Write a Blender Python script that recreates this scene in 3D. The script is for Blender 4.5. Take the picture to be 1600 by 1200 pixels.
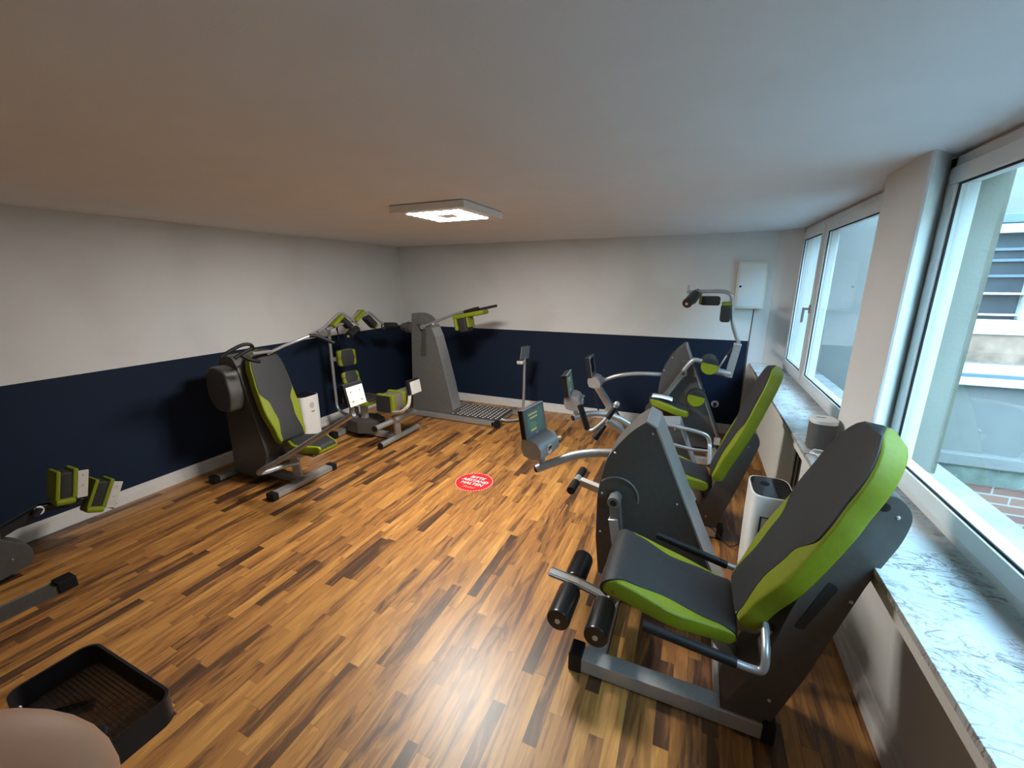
import bpy, bmesh, math, random
from mathutils import Vector, Matrix, Euler
random.seed(7)
SC = bpy.context.scene
COL = SC.collection
for o in list(bpy.data.objects):
    bpy.data.objects.remove(o, do_unlink=True)

# ------------------------------------------------------------------ camera
YAW, PITCH, ROLL, FPX = -0.4151, 0.2477, -0.0038, 642.12
CAM = Vector((4.1915, 0.0, 1.792))
fw = Vector((math.sin(YAW)*math.cos(PITCH), math.cos(YAW)*math.cos(PITCH), -math.sin(PITCH)))
rt = Vector((math.cos(YAW), -math.sin(YAW), 0)); up = rt.cross(fw)
r2 = rt*math.cos(ROLL)+up*math.sin(ROLL); u2 = -rt*math.sin(ROLL)+up*math.cos(ROLL)
cd = bpy.data.cameras.new('camera'); cam = bpy.data.objects.new('camera', cd); COL.objects.link(cam)
M = Matrix.Identity(4)
for i in range(3):
    M[i][0] = r2[i]; M[i][1] = u2[i]; M[i][2] = -fw[i]; M[i][3] = CAM[i]
cam.matrix_world = M
cd.sensor_width = 36; cd.lens = 36*FPX/1600; cd.clip_start = 0.01; cd.clip_end = 200
SC.camera = cam

# ------------------------------------------------------------------ world and light
W = bpy.data.worlds.new('overcast_sky'); SC.world = W; W.use_nodes = True
bg = W.node_tree.nodes['Background']; bg.inputs[0].default_value = (0.42, 0.71, 1.0, 1); bg.inputs[1].default_value = 15.5
SC.view_settings.view_transform = 'Standard'; SC.view_settings.look = 'None'
SC.view_settings.gamma = 1; SC.view_settings.use_curve_mapping = False
SC.view_settings.exposure = 0.62
LAMP_E = 205.0

# ------------------------------------------------------------------ materials
def newmat(name):
    m = bpy.data.materials.new(name); m.use_nodes = True
    return m, m.node_tree, m.node_tree.nodes, m.node_tree.links, m.node_tree.nodes['Principled BSDF']
def mat(name, col, rough=.5, metal=0., var=.0, scale=40., bump=0., bscale=200., spec=.5, coat=0.):
    m, nt, N, L, P = newmat(name)
    P.inputs['Base Color'].default_value = (*col, 1); P.inputs['Roughness'].default_value = rough
    P.inputs['Metallic'].default_value = metal
    P.inputs['Specular IOR Level'].default_value = spec
    P.inputs['Coat Weight'].default_value = coat
    tc = N.new('ShaderNodeTexCoord')
    if var > 0:
        n = N.new('ShaderNodeTexNoise'); n.inputs['Scale'].default_value = scale; n.inputs['Detail'].default_value = 4
        L.new(tc.outputs['Object'], n.inputs['Vector'])
        r = N.new('ShaderNodeMapRange'); r.inputs['To Min'].default_value = 1-var; r.inputs['To Max'].default_value = 1+var
        r.inputs['From Min'].default_value = .3; r.inputs['From Max'].default_value = .7
        L.new(n.outputs['Fac'], r.inputs['Value'])
        v = N.new('ShaderNodeVectorMath'); v.operation = 'SCALE'; v.inputs[0].default_value = col
        L.new(r.outputs['Result'], v.inputs['Scale']); L.new(v.outputs['Vector'], P.inputs['Base Color'])
    if bump > 0:
        n2 = N.new('ShaderNodeTexNoise'); n2.inputs['Scale'].default_value = bscale; n2.inputs['Detail'].default_value = 3
        L.new(tc.outputs['Object'], n2.inputs['Vector'])
        b = N.new('ShaderNodeBump'); b.inputs['Strength'].default_value = bump; b.inputs['Distance'].default_value = .002
        L.new(n2.outputs['Fac'], b.inputs['Height']); L.new(b.outputs['Normal'], P.inputs['Normal'])
    return m
def math_node(N, L, op, a, b=None, c=None):
    n = N.new('ShaderNodeMath'); n.operation = op
    for i, v in enumerate((a, b, c)):
        if v is None: continue
        if isinstance(v, (int, float)): n.inputs[i].default_value = v
        else: L.new(v, n.inputs[i])
    return n.outputs[0]

MT = {}
MT['housing'] = mat('graphite_powder_coat', (.085, .079, .073), .5, .3, .08, 30, .05, 600)
MT['housing_l'] = mat('grey_powder_coat', (.20, .195, .185), .4, .5, .06, 30, .05, 600)
MT['silver'] = mat('silver_lacquer', (.40, .41, .42), .35, .6, .05, 20)
MT['steel'] = mat('brushed_steel', (.50, .49, .47), .33, .55, .06, 60)
MT['plate'] = mat('pale_grey_plate', (.52, .49, .46), .5, .1, .05, 30)
MT['green'] = mat('lime_leatherette', (.17, .205, .005), .55, 0, .06, 50, .25, 300, .35)
MT['dark'] = mat('charcoal_leatherette', (.021, .021, .022), .6, 0, .10, 60, .35, 260, .35)
MT['rubber'] = mat('black_rubber', (.007, .007, .008), .55, 0, .1, 40, .1, 300, .3)
MT['gloss_black'] = mat('glossy_black_vinyl', (.010, .010, .011), .28, 0, 0, 1, .08, 60)
MT['blackmetal'] = mat('black_lacquered_metal', (.010, .010, .014), .45, .1, .1, 50)
MT['white_plastic'] = mat('white_plastic', (.72, .70, .67), .4, 0, .02, 10)
MT['pvc'] = mat('white_window_frame', (.70, .69, .66), .35, 0, .02, 10)
MT['trim'] = mat('white_lacquered_wood', (.66, .64, .62), .4, 0, .03, 20)
MT['paper'] = mat('white_paper', (.85, .86, .9), .7)
MT['grey_mesh'] = mat('grey_speaker_cloth', (.10, .09, .085), .8, 0, .3, 500, .5, 900)
MT['radiator'] = mat('cream_radiator_enamel', (.66, .62, .56), .4, 0, .02, 10)
MT['dark_slot'] = mat('dark_slot', (.012, .011, .010), .7)
MT['glass_black'] = mat('black_glass', (.012, .013, .016), .12, 0)
MT['bezel'] = mat('grey_blue_bezel', (.17, .21, .25), .35, .3, .04, 30)
MT['red'] = mat('red_vinyl', (.56, .014, .016), .45, 0, .05, 20)
MT['whitevinyl'] = mat('white_vinyl', (.85, .80, .76), .5)
MT['pinkvinyl'] = mat('pale_red_vinyl', (.85, .35, .30), .5)
MT['cable'] = mat('white_cable', (.6, .58, .54), .5)
MT['blackcable'] = mat('black_cable', (.015, .014, .014), .5)
MT['darkwood'] = mat('rust_brown_metal', (.09, .045, .03), .5, .3)
MT['skin'] = None

def wall_mat(name, ymax_x=None):
    m, nt, N, L, P = newmat(name)
    g = N.new('ShaderNodeNewGeometry'); s = N.new('ShaderNodeSeparateXYZ'); L.new(g.outputs['Position'], s.inputs[0])
    fac = math_node(N, L, 'LESS_THAN', s.outputs['Z'], 1.1183)
    if ymax_x is not None:
        f2 = math_node(N, L, 'LESS_THAN', s.outputs['X'], ymax_x)
        fac = math_node(N, L, 'MULTIPLY', fac, f2)
    n = N.new('ShaderNodeTexNoise'); n.inputs['Scale'].default_value = 1.6; n.inputs['Detail'].default_value = 5
    L.new(g.outputs['Position'], n.inputs['Vector'])
    r = N.new('ShaderNodeValToRGB'); r.color_ramp.elements[0].position = .30; r.color_ramp.elements[1].position = .52
    r.color_ramp.elements[0].color = (.60, .59, .575, 1); r.color_ramp.elements[1].color = (.65, .645, .635, 1)
    L.new(n.outputs['Fac'], r.inputs[0])
    mx = N.new('ShaderNodeMix'); mx.data_type = 'RGBA'
    L.new(fac, mx.inputs['Factor']); L.new(r.outputs[0], mx.inputs['A']); mx.inputs['B'].default_value = (.0055, .0135, .034, 1)
    L.new(mx.outputs['Result'], P.inputs['Base Color']); P.inputs['Roughness'].default_value = .75
    P.inputs['Specular IOR Level'].default_value = .25
    n2 = N.new('ShaderNodeTexNoise'); n2.inputs['Scale'].default_value = 140; n2.inputs['Detail'].default_value = 3
    L.new(g.outputs['Position'], n2.inputs['Vector'])
    b = N.new('ShaderNodeBump'); b.inputs['Strength'].default_value = .25; b.inputs['Distance'].default_value = .003
    L.new(n2.outputs['Fac'], b.inputs['Height']); L.new(b.outputs['Normal'], P.inputs['Normal'])
    return m
MT['wall_l'] = wall_mat('two_tone_painted_wall')
MT['wall_b'] = wall_mat('two_tone_painted_wall_with_white_strip', 4.769)
MT['white_wall'] = mat('white_wall_paint', (.70, .69, .67), .75, 0, .03, 3, .25, 140, spec=.25)
MT['ceiling'] = mat('matt_white_ceiling_paint', (.71, .72, .73), .85, 0, .02, 4, .2, 160, spec=.2)
MT['pale_wall'] = mat('cream_wall_paint_below_sill', (.60, .575, .54), .75, 0, .03, 3, .25, 140, spec=.25)

def floor_mat():
    m, nt, N, L, P = newmat('walnut_strip_laminate')
    g = N.new('ShaderNodeNewGeometry'); s = N.new('ShaderNodeSeparateXYZ'); L.new(g.outputs['Position'], s.inputs[0])
    SW, SL = .060, .44
    xs = math_node(N, L, 'DIVIDE', s.outputs['X'], SW); xi = math_node(N, L, 'FLOOR', xs); xf = math_node(N, L, 'SUBTRACT', xs, xi)
    w1 = N.new('ShaderNodeTexWhiteNoise'); w1.noise_dimensions = '1D'; L.new(xi, w1.inputs['W'])
    w1b = N.new('ShaderNodeTexWhiteNoise'); w1b.noise_dimensions = '1D'; L.new(math_node(N, L, 'ADD', xi, 71.3), w1b.inputs['W'])
    ln = math_node(N, L, 'MULTIPLY_ADD', w1b.outputs['Value'], .30, .38)
    ys = math_node(N, L, 'ADD', math_node(N, L, 'DIVIDE', s.outputs['Y'], ln), math_node(N, L, 'MULTIPLY', w1.outputs['Value'], 9.7))
    yi = math_node(N, L, 'FLOOR', ys); yf = math_node(N, L, 'SUBTRACT', ys, yi)
    cx = N.new('ShaderNodeCombineXYZ'); L.new(xi, cx.inputs[0]); L.new(yi, cx.inputs[1])
    w2 = N.new('ShaderNodeTexWhiteNoise'); w2.noise_dimensions = '3D'; L.new(cx.outputs[0], w2.inputs['Vector'])
    # grain coordinates stretched along the plank
    off = N.new('ShaderNodeVectorMath'); off.operation = 'SCALE'; off.inputs['Scale'].default_value = 13.0; L.new(w2.outputs['Color'], off.inputs[0])
    sc = N.new('ShaderNodeVectorMath'); sc.operation = 'MULTIPLY'; sc.inputs[1].default_value = (17, 2.0, 1); L.new(g.outputs['Position'], sc.inputs[0])
    ad = N.new('ShaderNodeVectorMath'); ad.operation = 'ADD'; L.new(sc.outputs[0], ad.inputs[0]); L.new(off.outputs[0], ad.inputs[1])
    n = N.new('ShaderNodeTexNoise'); n.inputs['Scale'].default_value = 1.0; n.inputs['Detail'].default_value = 3; n.inputs['Roughness'].default_value = .5
    n.inputs['Distortion'].default_value = 1.6; L.new(ad.outputs[0], n.inputs['Vector'])
    # contour like figure
    rings = math_node(N, L, 'SINE', math_node(N, L, 'MULTIPLY', n.outputs['Fac'], 42))
    fine = N.new('ShaderNodeTexNoise'); fine.inputs['Scale'].default_value = 1.0; fine.inputs['Detail'].default_value = 4
    sc2 = N.new('ShaderNodeVectorMath'); sc2.operation = 'MULTIPLY'; sc2.inputs[1].default_value = (260, 14, 1); L.new(g.outputs['Position'], sc2.inputs[0])
    L.new(sc2.outputs[0], fine.inputs['Vector'])
    dk = math_node(N, L, 'MULTIPLY', math_node(N, L, 'LESS_THAN', w2.outputs['Value'], .10), -.15)
    v = math_node(N, L, 'MULTIPLY_ADD', w2.outputs['Value'], .46, dk)
    v = math_node(N, L, 'MULTIPLY_ADD', n.outputs['Fac'], 1.15, v)
    v = math_node(N, L, 'MULTIPLY_ADD', rings, .035, v)
    v = math_node(N, L, 'MULTIPLY_ADD', fine.outputs['Fac'], .22, v)
    v = math_node(N, L, 'SUBTRACT', v, .42)
    cr = N.new('ShaderNodeValToRGB'); e = cr.color_ramp.elements
    e[0].position = .08; e[0].color = (.060, .026, .011, 1); e[1].position = .95; e[1].color = (.56, .28, .070, 1)
    a = e.new(.27); a.color = (.135, .057, .019, 1); a = e.new(.45); a.color = (.29, .120, .031, 1); a = e.new(.68); a.color = (.42, .19, .046, 1)
    L.new(v, cr.inputs[0])
    # joints
    j1 = math_node(N, L, 'LESS_THAN', xf, .02); j2 = math_node(N, L, 'LESS_THAN', yf, .004); j = math_node(N, L, 'MAXIMUM', j1, j2)
    mx = N.new('ShaderNodeMix'); mx.data_type = 'RGBA'; L.new(math_node(N, L, 'MULTIPLY', j, .45), mx.inputs['Factor'])
    L.new(cr.outputs[0], mx.inputs['A']); mx.inputs['B'].default_value = (.05, .022, .01, 1)
    L.new(mx.outputs['Result'], P.inputs['Base Color'])
    P.inputs['Roughness'].default_value = .40; P.inputs['Specular IOR Level'].default_value = .62
    b = N.new('ShaderNodeBump'); b.inputs['Strength'].default_value = .12; b.inputs['Distance'].default_value = .0015
    L.new(fine.outputs['Fac'], b.inputs['Height']); L.new(b.outputs['Normal'], P.inputs['Normal'])
    return m
MT['floor'] = floor_mat()

def marble_mat():
    m, nt, N, L, P = newmat('white_marble_with_dark_veins')
    g = N.new('ShaderNodeNewGeometry')
    mp = N.new('ShaderNodeMapping'); mp.inputs['Rotation'].default_value = (0, 0, .55); mp.inputs['Scale'].default_value = (1.0, 2.4, 1)
    L.new(g.outputs['Position'], mp.inputs[0])
    out = None
    for sc_, w_, st in ((5.5, .026, 1.), (13., .035, .75)):
        n = N.new('ShaderNodeTexNoise'); n.inputs['Scale'].default_value = sc_; n.inputs['Detail'].default_value = 5; n.inputs['Distortion'].default_value = 1.2
        L.new(mp.outputs[0], n.inputs['Vector'])
        d = math_node(N, L, 'ABSOLUTE', math_node(N, L, 'SUBTRACT', n.outputs['Fac'], .5))
        r = N.new('ShaderNodeMapRange'); r.inputs['From Max'].default_value = w_; r.inputs['To Min'].default_value = st; r.inputs['To Max'].default_value = 0
        L.new(d, r.inputs['Value'])
        out = r.outputs[0] if out is None else math_node(N, L, 'MAXIMUM', out, r.outputs[0])
    n3 = N.new('ShaderNodeTexNoise'); n3.inputs['Scale'].default_value = 7; L.new(g.outputs['Position'], n3.inputs['Vector'])
    r3 = N.new('ShaderNodeMapRange'); r3.inputs['From Min'].default_value = .35; r3.inputs['From Max'].default_value = .6; L.new(n3.outputs['Fac'], r3.inputs['Value'])
    out = math_node(N, L, 'MULTIPLY', out, r3.outputs[0])
    mx = N.new('ShaderNodeMix'); mx.data_type = 'RGBA'; L.new(out, mx.inputs['Factor'])
    mx.inputs['A'].default_value = (.45, .46, .46, 1); mx.inputs['B'].default_value = (.07, .05, .045, 1)
    L.new(mx.outputs['Result'], P.inputs['Base Color']); P.inputs['Roughness'].default_value = .18
    return m
MT['marble'] = marble_mat()

def glass_mat():
    m = bpy.data.materials.new('window_glass'); m.use_nodes = True; nt = m.node_tree; N = nt.nodes; L = nt.links
    N.clear(); o = N.new('ShaderNodeOutputMaterial'); t = N.new('ShaderNodeBsdfTransparent'); t.inputs[0].default_value = (.93, .97, .96, 1)
    gl = N.new('ShaderNodeBsdfGlossy'); gl.inputs['Roughness'].default_value = .01
    f = N.new('ShaderNodeFresnel'); f.inputs[0].default_value = 1.5
    mx = N.new('ShaderNodeMixShader'); ge = N.new('ShaderNodeNewGeometry')
    L.new(math_node(N, L, 'MULTIPLY', math_node(N, L, 'MULTIPLY', f.outputs[0], 1.6), math_node(N, L, 'SUBTRACT', 1.0, ge.outputs['Backfacing'])), mx.inputs[0]); L.new(t.outputs[0], mx.inputs[1]); L.new(gl.outputs[0], mx.inputs[2])
    L.new(mx.outputs[0], o.inputs[0]); return m
MT['glass'] = glass_mat()
def emit_mat(name, col, s):
    m, nt, N, L, P = newmat(name)
    P.inputs['Base Color'].default_value = (*col, 1); P.inputs['Emission Color'].default_value = (*col, 1); P.inputs['Emission Strength'].default_value = s
    return m
MT['led'] = emit_mat('warm_white_led_lens', (.97, .95, .90), LAMP_E)
MT['screen'] = emit_mat('teal_screen', (.045, .10, .095), .45)
MT['screen_text'] = emit_mat('yellow_screen_text', (.35, .32, .12), .45)
MT['screen_dim'] = emit_mat('dim_screen_text', (.10, .18, .12), .45)
MT['stucco'] = mat('pale_facade_render', (.20, .19, .175), .9, 0, .05, 6, .5, 60)
MT['stucco_grey'] = mat('grey_green_facade_render', (.15, .14, .105), .9, 0, .07, 5, .6, 70)
MT['wood_clad'] = mat('weathered_timber', (.33, .20, .14), .7, 0, .35, 9)
MT['moss'] = mat('mossy_plinth', (.16, .18, .15), .9, 0, .3, 9)
MT['pave'] = mat('pale_paving', (.24, .235, .23), .9, 0, .15, 6)
MT['winglass'] = mat('dark_window_glass', (.05, .06, .07), .08, 0, .3, 2)
def brick_mat():
    m, nt, N, L, P = newmat('red_brick')
    g = N.new('ShaderNodeNewGeometry'); s = N.new('ShaderNodeSeparateXYZ'); L.new(g.outputs['Position'], s.inputs[0])
    c = N.new('ShaderNodeCombineXYZ'); L.new(s.outputs['X'], c.inputs[0]); L.new(s.outputs['Z'], c.inputs[1])
    b = N.new('ShaderNodeTexBrick'); L.new(c.outputs[0], b.inputs['Vector']); b.inputs['Scale'].default_value = 1
    b.inputs['Brick Width'].default_value = .26; b.inputs['Row Height'].default_value = .085; b.inputs['Mortar Size'].default_value = .008
    b.inputs['Color1'].default_value = (.33, .17, .12, 1); b.inputs['Color2'].default_value = (.24, .12, .10, 1); b.inputs['Mortar'].default_value = (.40, .36, .33, 1)
    L.new(b.outputs['Color'], P.inputs['Base Color']); P.inputs['Roughness'].default_value = .9
    return m
MT['brick'] = brick_mat()
def skin_mat():
    m, nt, N, L, P = newmat('skin')
    n = N.new('ShaderNodeTexNoise'); n.inputs['Scale'].default_value = 90; n.inputs['Detail'].default_value = 4
    tc = N.new('ShaderNodeTexCoord'); L.new(tc.outputs['Object'], n.inputs['Vector'])
    r = N.new('ShaderNodeValToRGB'); r.color_ramp.elements[0].position = .3; r.color_ramp.elements[1].position = .7
    r.color_ramp.elements[0].color = (.62, .31, .18, 1); r.color_ramp.elements[1].color = (.74, .41, .26, 1)
    L.new(n.outputs['Fac'], r.inputs[0]); L.new(r.outputs[0], P.inputs['Base Color'])
    P.inputs['Roughness'].default_value = .55
    P.inputs['Subsurface Weight'].default_value = .12; P.inputs['Subsurface Radius'].default_value = (.004, .002, .001)
    return m
MT['skin'] = skin_mat()

# ------------------------------------------------------------------ mesh helpers
class MB:
    def __init__(s): s.bm = bmesh.new()
    def _faces(s, vs, fs):
        bv = [s.bm.verts.new(v) for v in vs]
        for f in fs:
            try: s.bm.faces.new([bv[i] for i in f])
            except ValueError: pass
        return bv
    def box(s, x0, x1, y0, y1, z0, z1, bevel=0.):
        t = bmesh.new(); bmesh.ops.create_cube(t, size=1)
        for v in t.verts: v.co = Vector(((x0+x1)/2+v.co.x*abs(x1-x0), (y0+y1)/2+v.co.y*abs(y1-y0), (z0+z1)/2+v.co.z*abs(z1-z0)))
        s._merge(t, bevel); return s
    def obox(s, c, size, mtx, bevel=0.):
        t = bmesh.new(); bmesh.ops.create_cube(t, size=1)
        for v in t.verts: v.co = Vector(c)+mtx @ Vector((v.co.x*size[0], v.co.y*size[1], v.co.z*size[2]))
        s._merge(t, bevel); return s
    def _merge(s, t, bevel=0., seg=2):
        if bevel > 0:
            es = [e for e in t.edges if len(e.link_faces) == 2 and e.calc_face_angle(0) > .5]
            bmesh.ops.bevel(t, geom=es, offset=bevel, segments=seg, affect='EDGES', profile=.5)
        me = bpy.data.meshes.new('t'); t.to_mesh(me); t.free(); s.bm.from_mesh(me); bpy.data.meshes.remove(me)
    def beam(s, p0, p1, w, h, upv=(0, 0, 1), bevel=.006, ext=0.):
        p0 = Vector(p0); p1 = Vector(p1); d = (p1-p0).normalized(); u = Vector(upv)
        if abs(d.dot(u)) > .97: u = Vector((0, 1, 0))
        x = d.cross(u).normalized(); y = x.cross(d).normalized()
        m = Matrix((x, y, d)).transposed()
        return s.obox((p0+p1)/2, (w, h, (p1-p0).length+2*ext), m, bevel)
    def tube(s, pts, r, seg=14, n=0, cap=True, taper=None):
        P = [Vector(p) for p in pts]
        if n > 0 and len(P) > 2:
            Q = []
            for i in range(len(P)-1):
                a = P[max(i-1, 0)]; b = P[i]; c = P[i+1]; d = P[min(i+2, len(P)-1)]
                for k in range(n):
                    t = k/n
                    Q.append(.5*((2*b)+(c-a)*t+(2*a-5*b+4*c-d)*t*t+(-a+3*b-3*c+d)*t**3))
            Q.append(P[-1]); P = Q
        R = r if isinstance(r, (list, tuple)) else None
        t0 = (P[1]-P[0]).normalized(); u = t0.orthogonal().normalized(); rings = []
        for i, p in enumerate(P):
            t = (P[min(i+1, len(P)-1)]-P[max(i-1, 0)]).normalized()
            u = (u-t*u.dot(t)).normalized(); v = t.cross(u)
            rr = r if R is None else R[0]+(R[1]-R[0])*i/(len(P)-1)
            rings.append([s.bm.verts.new(p+(u*math.cos(2*math.pi*k/seg)+v*math.sin(2*math.pi*k/seg))*rr) for k in range(seg)])
        for a, b in zip(rings, rings[1:]):
            for k in range(seg): s.bm.faces.new((a[k], a[(k+1) % seg], b[(k+1) % seg], b[k]))
        if cap:
            s.bm.faces.new(list(reversed(rings[0]))); s.bm.faces.new(rings[-1])
        return s
    def cyl(s, p0, p1, r, r1=None, seg=24, bevel=0.):
        p0 = Vector(p0); p1 = Vector(p1); r1 = r if r1 is None else r1
        d = (p1-p0); L_ = d.length; d.normalize()
        if bevel > 0:
            st = [(0, r-bevel), (bevel*.3, r-bevel*.3), (bevel, r), (L_-bevel, r1), (L_-bevel*.3, r1-bevel*.3), (L_, r1-bevel)]
        else: st = [(0, r), (L_, r1)]
        u = d.orthogonal().normalized(); v = d.cross(u); rings = []
        for h, rr in st: rings.append([s.bm.verts.new(p0+d*h+(u*math.cos(2*math.pi*k/seg)+v*math.sin(2*math.pi*k/seg))*rr) for k in range(seg)])
        for a, b in zip(rings, rings[1:]):
            for k in range(seg): s.bm.faces.new((a[k], a[(k+1) % seg], b[(k+1) % seg], b[k]))
        s.bm.faces.new(list(reversed(rings[0]))); s.bm.faces.new(rings[-1]); return s
    def sphere(s, c, r, sx=1, sy=1, sz=1):
        t = bmesh.new(); bmesh.ops.create_uvsphere(t, u_segments=20, v_segments=12, radius=r)
        for v in t.verts: v.co = Vector(c)+Vector((v.co.x*sx, v.co.y*sy, v.co.z*sz))
        s._merge(t); return s
    def prism(s, pts, axis, a0, a1, bevel=0., seg=2):
        f = {'y': lambda p, a: (p[0], a, p[1]), 'z': lambda p, a: (p[0], p[1], a), 'x': lambda p, a: (a, p[0], p[1])}[axis]
        t = bmesh.new(); A = [t.verts.new(f(p, a0)) for p in pts]; B = [t.verts.new(f(p, a1)) for p in pts]; n = len(pts)
        t.faces.new(A); t.faces.new(list(reversed(B)))
        for i in range(n): t.faces.new((A[i], B[i], B[(i+1) % n], A[(i+1) % n]))
        bmesh.ops.recalc_face_normals(t, faces=t.faces)
        if bevel > 0:
            es = [e for e in t.edges if len(e.link_faces) == 2 and e.calc_face_angle(0) > .6]
            bmesh.ops.bevel(t, geom=es, offset=bevel, segments=seg, affect='EDGES', profile=.5)
        s._merge(t); return s

KEEP = {'convector_fins', 'top_grille', 'side_slots', 'outlet_grille', 'dashed_ring', 'platform_dots', 'mesh_bottom',
        'blind_slats', 'screen_dash', 'window_frame', 'facade_wall', 'lower_sill', 'window_sash', 'window_gasket', 'filter_slot'}
def clusters(bm):
    """split a mesh into pieces whose bounding boxes do not touch, biggest first"""
    bm.verts.ensure_lookup_table(); seen = [-1]*len(bm.verts); bm.verts.index_update(); isl = []
    for v in bm.verts:
        if seen[v.index] >= 0: continue
        st = [v]; seen[v.index] = len(isl); cur = []
        while st:
            q = st.pop(); cur.append(q)
            for e in q.link_edges:
                w = e.other_vert(q)
                if seen[w.index] < 0: seen[w.index] = len(isl); st.append(w)
        isl.append(cur)
    if len(isl) < 2: return [bm]
    bb = [([min(v.co[k] for v in c) for k in range(3)], [max(v.co[k] for v in c) for k in range(3)]) for c in isl]
    par = list(range(len(isl)))
    def f(i):
        while par[i] != i: i = par[i]
        return i
    for i in range(len(isl)):
        for j in range(i):
            if all(bb[i][0][k] <= bb[j][1][k]+.002 and bb[j][0][k] <= bb[i][1][k]+.002 for k in range(3)): par[f(i)] = f(j)
    roots = sorted({f(i) for i in range(len(isl))}, key=lambda r: -sum(len(isl[i]) for i in range(len(isl)) if f(i) == r))
    if len(roots) < 2: return [bm]
    out = []
    for r in roots:
        nb = bmesh.new(); mp = {}
        for i in range(len(isl)):
            if f(i) == r:
                for v in isl[i]: mp[v.index] = nb.verts.new(v.co)
        for fc in bm.faces:
            if fc.verts[0].index in mp: nb.faces.new([mp[v.index] for v in fc.verts])
        out.append(nb)
    bm.free(); return out

def obj(name, mb, m, parent=None, label=None, ang=.6):
    bm = mb.bm; bmesh.ops.recalc_face_normals(bm, faces=bm.faces)
    if parent is not None:
        r = parent
        while r.parent: r = r.parent
        off = r.location.copy()
        for v in bm.verts: v.co -= off
    bms = [bm]
    if parent is not None and name not in KEEP: bms = clusters(bm)
    first = None
    for b in bms:
        me = bpy.data.meshes.new(name); b.to_mesh(me); b.free()
        for p in me.polygons: p.use_smooth = True
        me.set_sharp_from_angle(angle=ang)
        me.materials.append(m if not isinstance(m, str) else MT[m])
        o = bpy.data.objects.new(name, me); COL.objects.link(o)
        wn = o.modifiers.new('weighted_normals', 'WEIGHTED_NORMAL'); wn.keep_sharp = True; wn.weight = 80
        if parent is not None: o.parent = parent
        if label: o['label'] = label
        if first is None: first = o
    return first
def thing(name, label, cat, loc, group=None):
    o = bpy.data.objects.new(name, None); o.empty_display_size = .1; COL.objects.link(o); o.location = loc
    o['label'] = label; o['category'] = cat
    if group: o['group'] = group
    return o
def tag(o, label, cat, group=None, kind=None):
    o['label'] = label; o['category'] = cat
    if group: o['group'] = group
    if kind: o['kind'] = kind
    return o
def struct(name, mb, m, parent=None):
    o = obj(name, mb, m, parent)
    if parent is None: o['kind'] = 'structure'
    return o

# upholstered pad swept along a path in the XZ plane, lateral axis Y
def resample(path, n):
    P = [Vector(p) for p in path]; d = [0]
    # catmull densify
    Q = []
    for i in range(len(P)-1):
        a = P[max(i-1, 0)]; b = P[i]; c = P[i+1]; e = P[min(i+2, len(P)-1)]
        for k in range(12):
            t = k/12; Q.append(.5*((2*b)+(c-a)*t+(2*a-5*b+4*c-e)*t*t+(-a+3*b-3*c+e)*t**3))
    Q.append(P[-1])
    for i in range(1, len(Q)): d.append(d[-1]+(Q[i]-Q[i-1]).length)
    out = []
    for k in range(n):
        t = d[-1]*k/(n-1); i = 0
        while i < len(d)-2 and d[i+1] < t: i += 1
        f = (t-d[i])/max(d[i+1]-d[i], 1e-9); out.append(Q[i].lerp(Q[i+1], f))
    return out, d[-1]
def interp(tab, s):
    for (a, va), (b, vb) in zip(tab, tab[1:]):
        if s <= b:
            t = (s-a)/(b-a) if b > a else 0; t = max(0, min(1, t)); t = t*t*(3-2*t); return va+(vb-va)*t
    return tab[-1][1]
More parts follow.
